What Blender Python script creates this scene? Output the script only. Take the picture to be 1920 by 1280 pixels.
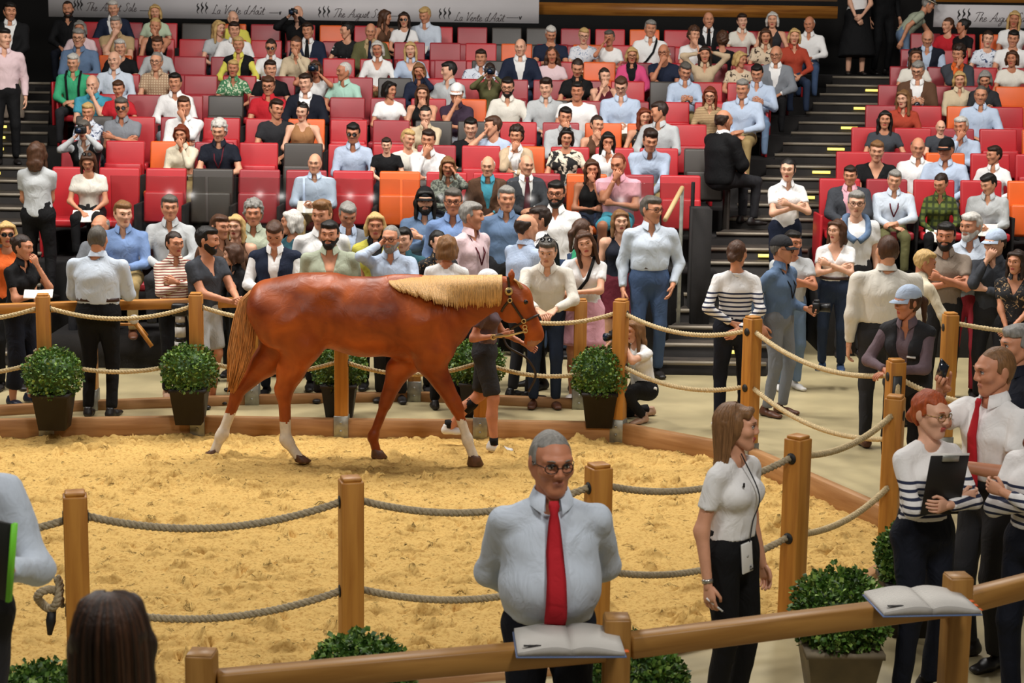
import bpy, bmesh, math, random, zlib
import numpy as np
from mathutils import Matrix, Vector, Euler
for _o in list(bpy.data.objects): bpy.data.objects.remove(_o)
SC = bpy.context.scene
COL = SC.collection
PI = math.pi
RNG = random.Random(7)

# ------------------------------------------------------------------ camera
FPX = 3300.0
CAMZ = 3.55
PITCH = math.radians(9.6)
ROLL = math.radians(0.8)
CR = (Matrix.Rotation(PI/2 - PITCH, 3, 'X') @ Matrix.Rotation(ROLL, 3, 'Z'))
CP = Vector((0, 0, CAMZ))
cam = bpy.data.cameras.new('camera'); camo = bpy.data.objects.new('camera', cam); COL.objects.link(camo)
camo.matrix_world = Matrix.Translation(CP) @ CR.to_4x4()
cam.sensor_width = 36; cam.lens = FPX/1920*36; cam.clip_end = 200
cam.dof.use_dof = True; cam.dof.focus_distance = 14.0; cam.dof.aperture_fstop = 5.6
SC.camera = camo

# ------------------------------------------------------------------ world, lamps, exposure
w = bpy.data.worlds.new('hall_air'); SC.world = w; w.use_nodes = True
w.node_tree.nodes['Background'].inputs[0].default_value = (1.0, .93, .86, 1)
w.node_tree.nodes['Background'].inputs[1].default_value = .08
SC.view_settings.view_transform = 'Standard'; SC.view_settings.look = 'None'
SC.view_settings.gamma = 1; SC.view_settings.use_curve_mapping = False
SC.view_settings.exposure = 0.0
def area(loc, target, size, power, col=(1, .965, .92)):
    l = bpy.data.lights.new('ceiling_and_fill_lamp', 'AREA'); l.shape = 'SQUARE'; l.size = size; l.energy = power; l.color = col
    o = bpy.data.objects.new('ceiling_and_fill_lamp', l); COL.objects.link(o); o.location = loc
    o.rotation_euler = (Vector(target)-Vector(loc)).to_track_quat('-Z', 'Y').to_euler()
area((-7.5, 16.0, 7.5), (-1.5, 13.0, 0), .8, 330)
area((-2.0, 18.2, 8.5), (-1.5, 13, 0), .9, 300)
area((3.2, 17.8, 8.5), (0.3, 12, 0), .9, 270)
area((-5, 16, 10), (-5, 23, 1.5), 2.0, 560)
area((1.5, 16, 10), (1.5, 23, 1.5), 2.0, 560)
area((8, 17, 10), (8, 23, 1.5), 2.0, 500)
area((2.2, 4.0, 7.5), (0.8, 10, 1), 1.2, 250)  # added front fill for the near people and the horse's camera side
area((-4.0, 4.0, 8.0), (-1.5, 13, .8), 1.2, 190)  # second added front fill, brightens the left side

# ------------------------------------------------------------------ pixel <-> place helpers (1920x1280 frame)
def ray(px, py): return CR @ Vector(((px-960)/FPX, -(py-640)/FPX, -1))
def at_z(px, py, z): r = ray(px, py); return CP + r*((z-CP.z)/r.z)
def at_y(px, py, y): r = ray(px, py); return CP + r*((y-CP.y)/r.y)
def at_d(px, py, d): return CP + ray(px, py)*d

# ------------------------------------------------------------------ materials
def lin(c):
    if isinstance(c, str): c = tuple(int(c[i:i+2], 16)/255 for i in (0, 2, 4))
    return tuple(x/12.92 if x <= .04045 else ((x+.055)/1.055)**2.4 for x in c)
MATS = {}
def nd(nt, t, **kw):
    n = nt.nodes.new(t)
    for k, v in kw.items():
        if k in n.inputs: n.inputs[k].default_value = v
        else: setattr(n, k, v)
    return n
def mat(name, c, rough=.7, metal=0, bump=0, bscale=40, var=0, vscale=6, stretch=None, spec=.5, emit=0, coat=0, c2=None):
    """plain surface: base colour varied by noise, fine relief by noise bump"""
    if name in MATS: return MATS[name]
    m = bpy.data.materials.new(name); m.use_nodes = True; nt = m.node_tree; b = nt.nodes['Principled BSDF']
    L = lin(c); b.inputs['Base Color'].default_value = (*L, 1); b.inputs['Roughness'].default_value = rough
    b.inputs['Metallic'].default_value = metal; b.inputs['Specular IOR Level'].default_value = spec
    if coat: b.inputs['Coat Weight'].default_value = coat
    if emit: b.inputs['Emission Color'].default_value = (*L, 1); b.inputs['Emission Strength'].default_value = emit
    if bump or var or c2:
        tc = nd(nt, 'ShaderNodeTexCoord'); mp = nd(nt, 'ShaderNodeMapping'); nt.links.new(tc.outputs['Object'], mp.inputs[0])
        if stretch: mp.inputs['Scale'].default_value = stretch
        if var or c2:
            n = nd(nt, 'ShaderNodeTexNoise', Scale=vscale, Detail=4.0); nt.links.new(mp.outputs[0], n.inputs['Vector'])
            r = nd(nt, 'ShaderNodeValToRGB'); nt.links.new(n.outputs['Fac'], r.inputs[0])
            L2 = lin(c2) if c2 else tuple(x*(1-var) for x in L); L3 = L if c2 else tuple(min(1, x*(1+var)) for x in L)
            r.color_ramp.elements[0].color = (*L2, 1); r.color_ramp.elements[0].position = .35
            r.color_ramp.elements[1].color = (*L3, 1); r.color_ramp.elements[1].position = .65
            nt.links.new(r.outputs[0], b.inputs['Base Color'])
        if bump:
            n = nd(nt, 'ShaderNodeTexNoise', Scale=bscale, Detail=5.0); nt.links.new(mp.outputs[0], n.inputs['Vector'])
            bp = nd(nt, 'ShaderNodeBump', Strength=bump, Distance=.01); nt.links.new(n.outputs['Fac'], bp.inputs['Height'])
            nt.links.new(bp.outputs[0], b.inputs['Normal'])
    MATS[name] = m; return m
def patmat(name, kind, c1, c2, c3=None, scale=1.0, thr=.5):
    """printed cloth: stripe / check / dots / floral / leaf"""
    if name in MATS: return MATS[name]
    m = bpy.data.materials.new(name); m.use_nodes = True; nt = m.node_tree; b = nt.nodes['Principled BSDF']; b.inputs['Roughness'].default_value = .85
    tc = nd(nt, 'ShaderNodeTexCoord'); mp = nd(nt, 'ShaderNodeMapping'); nt.links.new(tc.outputs['Object'], mp.inputs[0])
    mp.inputs['Scale'].default_value = (scale,)*3
    A, B = (*lin(c1), 1), (*lin(c2), 1)
    def ramp(src, a, bb, t, soft=.02):
        r = nd(nt, 'ShaderNodeValToRGB'); nt.links.new(src, r.inputs[0]); e = r.color_ramp.elements
        e[0].color = a; e[0].position = max(0, t-soft); e[1].color = bb; e[1].position = min(1, t+soft); return r
    if kind == 'stripe':
        wv = nd(nt, 'ShaderNodeTexWave', Scale=1.0, Distortion=.6, wave_type='BANDS', bands_direction='Z'); nt.links.new(mp.outputs[0], wv.inputs[0])
        wv.inputs['Detail Scale'].default_value = .6
        out = ramp(wv.outputs['Fac'], A, B, thr, .06).outputs[0]
        if c3 is not None:   # plain yoke above a height (object space)
            sp = nd(nt, 'ShaderNodeSeparateXYZ'); nt.links.new(tc.outputs['Object'], sp.inputs[0])
            mr = nd(nt, 'ShaderNodeMath', operation='GREATER_THAN'); nt.links.new(sp.outputs[2], mr.inputs[0]); mr.inputs[1].default_value = c3
            mx = nd(nt, 'ShaderNodeMix', data_type='RGBA'); nt.links.new(mr.outputs[0], mx.inputs['Factor']); nt.links.new(out, mx.inputs[6]); mx.inputs[7].default_value = A
            out = mx.outputs[2]
    elif kind == 'lines':
        wv = nd(nt, 'ShaderNodeTexWave', Scale=1.0, bands_direction='Y'); nt.links.new(mp.outputs[0], wv.inputs[0]); out = ramp(wv.outputs['Fac'], A, B, thr, .1).outputs[0]
    elif kind == 'check':
        w1 = nd(nt, 'ShaderNodeTexWave', Scale=1.0, bands_direction='Z'); w2 = nd(nt, 'ShaderNodeTexWave', Scale=1.0, bands_direction='X')
        for x in (w1, w2): nt.links.new(mp.outputs[0], x.inputs[0])
        mn = nd(nt, 'ShaderNodeMath', operation='MINIMUM'); nt.links.new(w1.outputs['Fac'], mn.inputs[0]); nt.links.new(w2.outputs['Fac'], mn.inputs[1])
        out = ramp(mn.outputs[0], B, A, thr, .2).outputs[0]
    elif kind == 'dots':
        v = nd(nt, 'ShaderNodeTexVoronoi', Scale=1.0); nt.links.new(mp.outputs[0], v.inputs['Vector'])
        out = ramp(v.outputs['Distance'], B, A, thr, .02).outputs[0]
    else:
        n = nd(nt, 'ShaderNodeTexNoise', Scale=1.0, Detail=2.0, Distortion=1.2); nt.links.new(mp.outputs[0], n.inputs['Vector'])
        r = ramp(n.outputs['Fac'], A, B, thr, .03)
        if c3:
            e = r.color_ramp.elements.new(min(.95, thr+.12)); e.color = (*lin(c3), 1); e2 = r.color_ramp.elements.new(min(.93, thr+.1)); e2.color = B
        out = r.outputs[0]
    nt.links.new(out, b.inputs['Base Color'])
    MATS[name] = m; return m
def woodmat(name, c, c2, axis=2, rough=.45):
    if name in MATS: return MATS[name]
    m = bpy.data.materials.new(name); m.use_nodes = True; nt = m.node_tree; b = nt.nodes['Principled BSDF']; b.inputs['Roughness'].default_value = rough
    tc = nd(nt, 'ShaderNodeTexCoord'); mp = nd(nt, 'ShaderNodeMapping'); nt.links.new(tc.outputs['Object'], mp.inputs[0])
    s = [22, 22, 22]; s[axis] = 1.6; mp.inputs['Scale'].default_value = s
    n = nd(nt, 'ShaderNodeTexNoise', Scale=1.0, Detail=6.0, Distortion=.4); nt.links.new(mp.outputs[0], n.inputs['Vector'])
    r = nd(nt, 'ShaderNodeValToRGB'); nt.links.new(n.outputs['Fac'], r.inputs[0])
    r.color_ramp.elements[0].color = (*lin(c2), 1); r.color_ramp.elements[0].position = .3
    r.color_ramp.elements[1].color = (*lin(c), 1); r.color_ramp.elements[1].position = .62
    nt.links.new(r.outputs[0], b.inputs['Base Color'])
    bp = nd(nt, 'ShaderNodeBump', Strength=.12, Distance=.004); nt.links.new(n.outputs['Fac'], bp.inputs['Height']); nt.links.new(bp.outputs[0], b.inputs['Normal'])
    MATS[name] = m; return m

# ------------------------------------------------------------------ object helpers
def tag(o, label=None, cat=None, group=None, kind=None):
    if label: o['label'] = label
    if cat: o['category'] = cat
    if group: o['group'] = group
    if kind: o['kind'] = kind
    return o
def empty(name, loc=(0, 0, 0), rz=0, sc=1.0):
    o = bpy.data.objects.new(name, None); COL.objects.link(o); o.location = loc; o.rotation_euler = (0, 0, rz); o.scale = (sc,)*3
    o.empty_display_size = .1; return o
def mesh(name, V, FS, mi=None, smooth=True):
    """FS: list of int arrays (n,3) or (n,4); mi: one material index per array, or an array of indices"""
    me = bpy.data.meshes.new(name); V = np.asarray(V, np.float32).reshape(-1, 3)
    FS = [np.asarray(f, np.int32) for f in FS]
    keep = [i for i, f in enumerate(FS) if f.size]
    loops = np.concatenate([FS[i].ravel() for i in keep]); sizes = np.concatenate([np.full(len(FS[i]), FS[i].shape[1], np.int32) for i in keep])
    starts = np.concatenate([[0], np.cumsum(sizes)[:-1]]).astype(np.int32)
    me.vertices.add(len(V)); me.vertices.foreach_set('co', V.ravel())
    me.loops.add(len(loops)); me.loops.foreach_set('vertex_index', loops)
    me.polygons.add(len(sizes)); me.polygons.foreach_set('loop_start', starts); me.polygons.foreach_set('loop_total', sizes)
    if mi is not None:
        m = np.concatenate([np.broadcast_to(np.asarray(mi[i], np.int32), (len(FS[i]),)) for i in keep]); me.polygons.foreach_set('material_index', m.astype(np.int32))
    if smooth: me.polygons.foreach_set('use_smooth', np.ones(len(sizes), bool))
    me.update(calc_edges=True); return me
def obj(name, me, mats, parent=None, M=None):
    o = bpy.data.objects.new(name, me); COL.objects.link(o)
    if not isinstance(mats, (list, tuple)): mats = [mats]
    while len(me.materials) < len(mats): me.materials.append(None)
    for i, m in enumerate(mats): o.material_slots[i].link = 'OBJECT'; o.material_slots[i].material = m
    if parent: o.parent = parent
    if M is not None: o.matrix_local = M
    return o
class MB:
    """mesh collector: several pieces of ONE part"""
    def __init__(s): s.V = []; s.F = []; s.mi = []; s.n = 0
    def add(s, V, FS, mi=0):
        V = np.asarray(V, np.float32).reshape(-1, 3); s.V.append(V)
        for f in FS:
            f = np.asarray(f, np.int32)
            if f.size: s.F.append(f+s.n); s.mi.append(mi)
        s.n += len(V); return s
    def mesh(s, name, smooth=True): return mesh(name, np.concatenate(s.V), s.F, s.mi, smooth)
BOXF = np.array([[0, 3, 2, 1], [4, 5, 6, 7], [0, 1, 5, 4], [1, 2, 6, 5], [2, 3, 7, 6], [3, 0, 4, 7]])
def box(x0, x1, y0, y1, z0, z1):
    return np.array([[x0, y0, z0], [x1, y0, z0], [x1, y1, z0], [x0, y1, z0], [x0, y0, z1], [x1, y0, z1], [x1, y1, z1], [x0, y1, z1]], float), [BOXF]
def rbox(x0, x1, y0, y1, z0, z1, b=.01, seg=2):
    bm = bmesh.new(); V, F = box(x0, x1, y0, y1, z0, z1); vs = [bm.verts.new(v) for v in V]
    for f in BOXF: bm.faces.new([vs[i] for i in f])
    bmesh.ops.bevel(bm, geom=bm.edges[:], offset=b, segments=seg, affect='EDGES', profile=.5); bm.verts.index_update()
    V = np.array([v.co[:] for v in bm.verts]); q = [[v.index for v in f.verts] for f in bm.faces]; bm.free()
    return V, [np.array([f for f in q if len(f) == k]) for k in (3, 4) if any(len(f) == k for f in q)]
def tube(pts, rad, n=8, cap=True, flat=None):
    """swept round tube; flat=(axis vector, factor) squashes it"""
    P = np.asarray(pts, float); m = len(P); rad = np.broadcast_to(np.asarray(rad, float), (m,))
    T = np.gradient(P, axis=0); T /= np.linalg.norm(T, axis=1)[:, None]+1e-12
    a = np.array([0, 0, 1.]) if abs(T[0][2]) < .9 else np.array([1., 0, 0])
    N = np.cross(T[0], a); N /= np.linalg.norm(N); rings = []
    for i in range(m):
        N = N-T[i]*N.dot(T[i]); N /= np.linalg.norm(N)+1e-12; B = np.cross(T[i], N)
        t = np.arange(n)*2*PI/n; off = rad[i]*(np.cos(t)[:, None]*N+np.sin(t)[:, None]*B)
        if flat is not None: ax = np.asarray(flat[0], float); off = off-np.outer(off@ax, ax)*(1-flat[1])
        rings.append(P[i]+off)
    return loft(rings, cap)
def loft(rings, cap=True, closed=True):
    R = np.asarray(rings, float); m, n = R.shape[:2]; V = R.reshape(-1, 3); j = np.arange(n if closed else n-1); k = (j+1) % n
    q = np.concatenate([np.stack([i*n+j, i*n+k, (i+1)*n+k, (i+1)*n+j], 1) for i in range(m-1)])
    F = [q]
    if cap and closed:
        V = np.vstack([V, R[0].mean(0), R[-1].mean(0)]); c0, c1 = m*n, m*n+1
        F.append(np.concatenate([np.stack([k, j, np.full(n, c0)], 1), np.stack([(m-1)*n+j, (m-1)*n+k, np.full(n, c1)], 1)]))
    return V, F
def xf(V, M): V = np.asarray(V, float); M = np.asarray(M); return V@M[:3, :3].T+M[:3, 3]

# ------------------------------------------------------------------ organic shapes: smooth-union distance field -> surface nets
def prim_d(p, X, Y, Z):
    k = p[0]; A = p[1]
    if k == 'o':
        r = p[2]; q = np.sqrt(((X-A[0])/r[0])**2+((Y-A[1])/r[1])**2+((Z-A[2])/r[2])**2); d = (q-1)*min(r)
        if len(p) > 7 and p[7] is not None:
            for (c, n) in p[7]: d = np.maximum(d, (X-c[0])*n[0]+(Y-c[1])*n[1]+(Z-c[2])*n[2])
        return d
    B = p[2]; ra, rb = p[3], p[4]
    dx, dy, dz = B[0]-A[0], B[1]-A[1], B[2]-A[2]; L = dx*dx+dy*dy+dz*dz+1e-9
    x, y, z = X-A[0], Y-A[1], Z-A[2]; t = np.clip((x*dx+y*dy+z*dz)/L, 0, 1); x = x-t*dx; y = y-t*dy; z = z-t*dz; r = ra+t*(rb-ra)
    if k == 'e':
        R, qa, qb = p[6]; l = x*R[0]+y*R[1]+z*R[2]; q = qa+t*(qb-qa); d = np.sqrt(np.maximum(x*x+y*y+z*z-l*l, 0)+(l/q)**2)-r
    else: d = np.sqrt(x*x+y*y+z*z)-r
    if len(p) > 7 and p[7] is not None:
        for (c, n) in p[7]: d = np.maximum(d, (X-c[0])*n[0]+(Y-c[1])*n[1]+(Z-c[2])*n[2])
    return d
def cap_(A, B, ra, rb, k=.03, cut=None): return ('c', A, B, ra, rb, k, None, cut)
def ell_(A, B, ra, rb, R, qa, qb, k=.03, cut=None): return ('e', A, B, ra, rb, k, (R, qa, qb), cut)
def orb_(A, r, k=.02): return ('o', A, r, 0, 0, k)
def bounds(p):
    A = np.asarray(p[1], float)
    if p[0] == 'o': r = np.asarray(p[2], float); return A-r, A+r
    B = np.asarray(p[2], float); r = max(p[3], p[4])*(max(p[6][1], p[6][2]) if p[0] == 'e' else 1); return np.minimum(A, B)-r, np.maximum(A, B)+r
def field(prims, h, subs=(), post=None, noise=0, nk=None):
    bs = [bounds(p) for p in prims]; lo = np.min([b[0] for b in bs], 0)-2.5*h; hi = np.max([b[1] for b in bs], 0)+2.5*h
    n = np.ceil((hi-lo)/h).astype(int)+1; ax = [(lo[i]+h*np.arange(n[i])).astype(np.float32) for i in range(3)]
    F = np.full(tuple(n), .2, np.float32)
    for p, (b0, b1) in zip(prims, bs):
        k = p[5]; m = k+2*h; sl = []
        for i in range(3): sl.append(slice(max(0, int((b0[i]-m-lo[i])/h)), min(n[i], int((b1[i]+m-lo[i])/h)+2)))
        X = ax[0][sl[0]][:, None, None]; Y = ax[1][sl[1]][None, :, None]; Z = ax[2][sl[2]][None, None, :]
        d = prim_d(p, X, Y, Z); s = tuple(sl); f = F[s]
        hh = np.maximum(k-np.abs(f-d), 0)/k if k > 0 else 0
        F[s] = np.minimum(f, d)-hh*hh*k*.25
    X = ax[0][:, None, None]; Y = ax[1][None, :, None]; Z = ax[2][None, None, :]
    for p in subs:
        d = p(X, Y, Z) if callable(p) else prim_d(p, X, Y, Z); k = .012
        a = -d; hh = np.maximum(k-np.abs(F-a), 0)/k; F = np.maximum(F, a)+hh*hh*k*.25
    if post is not None: F = post(F, X, Y, Z)
    if noise:
        K = nk or 24
        F = F+noise*(np.sin(K*X+1.3*np.sin(K*.6*Z))*np.sin(K*.9*Z+2*np.sin(.7*K*Y))+.6*np.sin(K*1.7*Z+K*X*.8+1.7)*np.sin(K*1.3*Y+.5)).astype(np.float32)
    return snets(F.astype(np.float32), lo, h)
_ED = [((0, 0, 0), (1, 0, 0)), ((0, 1, 0), (1, 1, 0)), ((0, 0, 1), (1, 0, 1)), ((0, 1, 1), (1, 1, 1)), ((0, 0, 0), (0, 1, 0)), ((1, 0, 0), (1, 1, 0)), ((0, 0, 1), (0, 1, 1)), ((1, 0, 1), (1, 1, 1)), ((0, 0, 0), (0, 0, 1)), ((1, 0, 0), (1, 0, 1)), ((0, 1, 0), (0, 1, 1)), ((1, 1, 0), (1, 1, 1))]
def snets(F, lo, h):
    S = F < 0; s8 = S.astype(np.int8)
    c = s8[:-1, :-1, :-1]+s8[1:, :-1, :-1]+s8[:-1, 1:, :-1]+s8[:-1, :-1, 1:]+s8[1:, 1:, :-1]+s8[1:, :-1, 1:]+s8[:-1, 1:, 1:]+s8[1:, 1:, 1:]
    act = (c > 0) & (c < 8); ii, jj, kk = np.nonzero(act); n = len(ii)
    P = np.zeros((n, 3)); W = np.zeros(n)
    for a, b in _ED:
        f1 = F[ii+a[0], jj+a[1], kk+a[2]]; f2 = F[ii+b[0], jj+b[1], kk+b[2]]; m = (f1 < 0) != (f2 < 0)
        t = np.where(m, f1/np.where(m, f1-f2, 1), 0)
        for q in range(3): P[:, q] += np.where(m, a[q]+(b[q]-a[q])*t, 0)
        W += m
    V = (P/W[:, None]+np.stack([ii, jj, kk], 1))*h+lo
    vid = np.full(act.shape, -1, np.int32); vid[act] = np.arange(n)
    Q = []
    def put(s1, q, rev):
        Q.append(np.where(s1[:, None], q, q[:, ::-1]))
    a = S[:-1, 1:-1, 1:-1]; i, j, k = np.nonzero(a != S[1:, 1:-1, 1:-1]); s1 = a[i, j, k]; j = j+1; k = k+1
    put(s1, np.stack([vid[i, j-1, k-1], vid[i, j, k-1], vid[i, j, k], vid[i, j-1, k]], 1), 0)
    a = S[1:-1, :-1, 1:-1]; i, j, k = np.nonzero(a != S[1:-1, 1:, 1:-1]); s1 = a[i, j, k]; i = i+1; k = k+1
    put(s1, np.stack([vid[i-1, j, k-1], vid[i-1, j, k], vid[i, j, k], vid[i, j, k-1]], 1), 0)
    a = S[1:-1, 1:-1, :-1]; i, j, k = np.nonzero(a != S[1:-1, 1:-1, 1:]); s1 = a[i, j, k]; i = i+1; j = j+1
    put(s1, np.stack([vid[i-1, j-1, k], vid[i, j-1, k], vid[i, j, k], vid[i-1, j, k]], 1), 0)
    return V, np.concatenate(Q)
# ------------------------------------------------------------------ people: templates
def v3(*a): return np.array(a, float)
def nrm(v): v = np.asarray(v, float); return v/(np.linalg.norm(v)+1e-12)
def head_prims(fem):
    j = .85 if fem else 1.0; X = v3(1, 0, 0)
    P = [orb_(v3(0, .014, .028), (.075, .095, .093), .02),
         ell_(v3(0, -.03, .03), v3(0, -.042, -.055), .058, .049, X, 1.08, 1.02, .025),
         cap_(v3(0, -.066, -.097), v3(0, -.07, -.096), .022*j, .02*j, .03),
         cap_(v3(0, -.093, .03), v3(0, -.109, -.017), .0075, .0118*j, .012),
         cap_(v3(-.012, -.1, -.024), v3(.012, -.1, -.024), .009, .009, .01),
         cap_(v3(-.02, -.09, -.056), v3(0, -.0955, -.054), .004, .0062, .006), cap_(v3(.02, -.09, -.056), v3(0, -.0955, -.054), .004, .0062, .006),
         cap_(v3(-.014, -.0875, -.066), v3(.014, -.0875, -.066), .0065, .0065, .008)]
    for s in (-1, 1):
        P += [cap_(v3(s*.057*j, .005, -.04), v3(s*.018, -.062, -.097), .022, .018, .03),
              cap_(v3(s*.012, -.092, .034), v3(s*.05, -.07, .036), .012, .012, .015),
              orb_(v3(s*.044, -.062, -.014), (.024, .022, .022), .035),
              orb_(v3(s*.079, .016, 0), (.011, .021, .034), .008)]
    S = [orb_(v3(s*.033, -.106, .012), (.019, .02, .013)) for s in (-1, 1)]
    return P, S
HEADS = {}
def sphere(c, r, nu=8, nv=5):
    V = []; F = []; c = np.asarray(c, float); r = np.broadcast_to(np.asarray(r, float), (3,))
    rings = [[c+r*v3(math.sin(a)*math.cos(b), math.cos(a), math.sin(a)*math.sin(b)) for b in np.arange(nu)*2*PI/nu] for a in np.linspace(.25, PI-.25, nv)]
    V, F = loft(rings); return V, [f[:, ::-1] for f in F]
def head_tpl(fem, h):
    if (fem, h) in HEADS: return HEADS[fem, h]
    P, S = head_prims(fem); V, Q = field(P, h, S); c = V[Q].mean(1)
    lip = (np.abs(c[:, 0]) < .022) & (c[:, 1] < -.088) & (c[:, 2] < -.047) & (c[:, 2] > -.073) & ((c[:, 1] < -.0915) | (np.abs(c[:, 2]+.06) < .012))
    b = MB(); b.add(V, [Q[~lip]], 0); b.add(np.zeros((0, 3)), [], 0)
    b.F.append(Q[lip]); b.mi.append(3)
    for s in (-1, 1):
        if h < .006:
            b.add(*sphere((s*.032, -.0835, .012), (.0125, .0105, .0085), 12, 8), 4); b.add(*sphere((s*.032, -.0905, .0118), (.0055, .005, .0056), 10, 6), 1)
            b.add(*tube([(s*.017, -.091, .017), (s*.032, -.0965, .0215), (s*.048, -.086, .0165)], [.002, .0028, .0018], 6), 1)
        else:
            b.add(*sphere((s*.032, -.0855, .012), (.0095, .0085, .0052), 6, 4), 1)  # far eye dark all over: lash shade put into the colour
        b.add(*tube([(s*.014, -.1, .034), (s*.032, -.1, .0415), (s*.052, -.081, .035)], [.0022, .003, .0014], 5, flat=((0, 1, 0), .9)), 2)
    HEADS[fem, h] = b; return b
HANDS = {}
def hand_tpl(curl, n, point=False):
    k = (curl, n, point)
    if k in HANDS: return HANDS[k]
    b = MB()
    rings = []
    for y, wd, th, xo in ((-.03, .024, .019, 0), (0, .027, .018, 0), (.03, .036, .016, .002), (.065, .041, .0145, 0), (.088, .038, .011, 0)):
        t = np.arange(10)*2*PI/10; rings.append(np.stack([xo+wd*np.sign(np.cos(t))*np.abs(np.cos(t))**.8, np.full(10, y), th*np.sin(t)], 1))
    b.add(*loft([r[::-1] for r in rings]))
    for i, (x, L, r) in enumerate(((.029, .07, .0088), (.010, .079, .0092), (-.010, .074, .0088), (-.028, .058, .0078))):
        c = curl*(.12 if (point and i == 0) else 1)*(1+.08*i); p = v3(x, .08, 0); P = [p-v3(0, .02, 0), p]; a = 0
        for f, ang in ((.45, .7*c), (.3, 1.1*c), (.25, .8*c)):
            a += ang; p = p+v3(x*.12*f, math.cos(a), -math.sin(a))*L*f; P.append(p)
        b.add(*tube(P, [r, r*1.05, r, r*.92, r*.72], n))
    P = [v3(.02, .012, -.004), v3(.042, .04, -.012), v3(.052, .068, -.02-.012*curl), v3(.05-.012*curl, .09, -.026-.02*curl)]
    b.add(*tube(P, [.014, .0115, .0098, .0075], n))
    HANDS[k] = b; return b
# hair: shells over the skull, in head space (face towards -Y)
def _keep(F, X, Y, Z, front=-.028, top=.066, nape=-.07):
    return np.maximum(F, np.maximum(np.minimum(front-Y+.25*np.maximum(Z, 0)+np.clip(-(Z-.012)*1.6, 0, .062), top-Z), nape-Z))
HAIRS = {}
def hair_tpl(style, h):
    if (style, h) in HAIRS: return HAIRS[style, h]
    X1 = v3(1, 0, 0); sk = orb_(v3(0, .018, .032), (.083, .103, .1), .02); side = [orb_(v3(s*.05, .025, .0), (.0325, .06, .07), .02) for s in (-1, 1)]
    post = _keep; P = [sk]+side; noise = .0025; nk = 60
    if style == 'sh': P += [orb_(v3(0, -.028, .094), (.066, .062, .027), .03)]
    elif style == 'qf': P += [orb_(v3(.012, -.05, .108), (.062, .05, .038), .03), orb_(v3(0, .03, .1), (.07, .08, .04), .03)]; noise = .004
    elif style == 'rc': post = lambda F, X, Y, Z: np.maximum(_keep(F, X, Y, Z, -.015, .088), -.07-Y)
    elif style == 'cr': P = [orb_(v3(0, .018, .031), (.0785, .0985, .0965), .02)]+[orb_(v3(s*.05, .02, .0), (.031, .055, .066), .02) for s in (-1, 1)]; noise = .001; post = lambda F, X, Y, Z: _keep(F, X, Y, Z, -.03, .075)
    elif style == 'bd': P = [orb_(v3(0, .022, .02), (.084, .1, .085), .02)]+side; post = lambda F, X, Y, Z: np.maximum(_keep(F, X, Y, Z, -.005, .3), Z-.062)
    elif style in ('lg', 'lf', 'bb', 'vl', 'vb'):
        end = {'bb': -.115, 'lg': -.2, 'lf': -.25, 'vl': -.42, 'vb': -.34}[style]; n2 = -end
        P += [ell_(v3(0, .04, .02), v3(0, .062, end*.6), .07, .052, X1, 1.3, 1.55, .03), ell_(v3(0, .062, end*.6), v3(0, .07, end), .052, .03, X1, 1.55, 2.2, .03)]
        for s in ((-1, 1) if style != 'vb' else ()): P += [cap_(v3(s*.062, -.035, .075), v3(s*.082, -.02, -.02), .024, .027, .03), cap_(v3(s*.082, -.02, -.02), v3(s*.088, (-.045 if style != 'bb' else -.01), end*(.9 if style == 'lf' else .8)), .028, .02, .03)]
        P += [cap_(v3(-.045, -.06, .085), v3(.045, -.06, .085), .024, .024, .03)]
        def post(F, X, Y, Z, e=end):
            face = np.maximum(np.maximum(np.abs(X)-(.068-.12*np.maximum(Z-.03, 0)), Y-.0), Z-.078)       # keep the face free
            throat = np.maximum(np.maximum(np.abs(X)-.066, Y-.035), Z+.06)
            return np.maximum(np.maximum(F, -np.minimum(face, throat)), e-Z)
        noise = .003; nk = 48
    elif style == 'wv':
        P += [orb_(v3(0, .05, -.03), (.11, .08, .12), .03)]+[orb_(v3(s*.09, .0, -.1), (.045, .05, .1), .03) for s in (-1, 1)]+[orb_(v3(s*.1, .01, -.2), (.04, .05, .09), .03) for s in (-1, 1)]
        def post(F, X, Y, Z):
            face = np.maximum(np.maximum(np.abs(X)-.064, Y-.0), Z-.076)
            return np.maximum(F, -face)
        noise = .009; nk = 42
    elif style == 'bn': P += [orb_(v3(0, .115, .045), (.042, .036, .042), .02)]
    elif style == 'lb': P += [orb_(v3(0, .112, -.035), (.045, .036, .042), .02)]; post = lambda F, X, Y, Z: _keep(F, X, Y, Z, -.028, .07, -.085)
    elif style == 'pn': P += [cap_(v3(0, .1, .04), v3(0, .15, -.02), .026, .03, .02), cap_(v3(0, .15, -.02), v3(0, .135, -.19), .032, .014, .02)]; post = lambda F, X, Y, Z: _keep(F, X, Y, Z, -.028, .066, -.07) if False else np.maximum(F, np.minimum(np.maximum(np.minimum(-.028-Y+.25*np.maximum(Z, 0), .066-Z), -.07-Z), .09-Y))
    elif style == 'cu': P = [orb_(v3(0, .02, .045), (.098, .112, .112), .02), orb_(v3(0, .05, -.02), (.1, .075, .075), .03)]; noise = .008; nk = 70; post = lambda F, X, Y, Z: _keep(F, X, Y, Z, -.03, .07, -.09)
    V, Q = field(P, h, (), post, noise, nk); me = mesh('hair', V, [Q]); HAIRS[style, h] = me; return me
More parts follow.
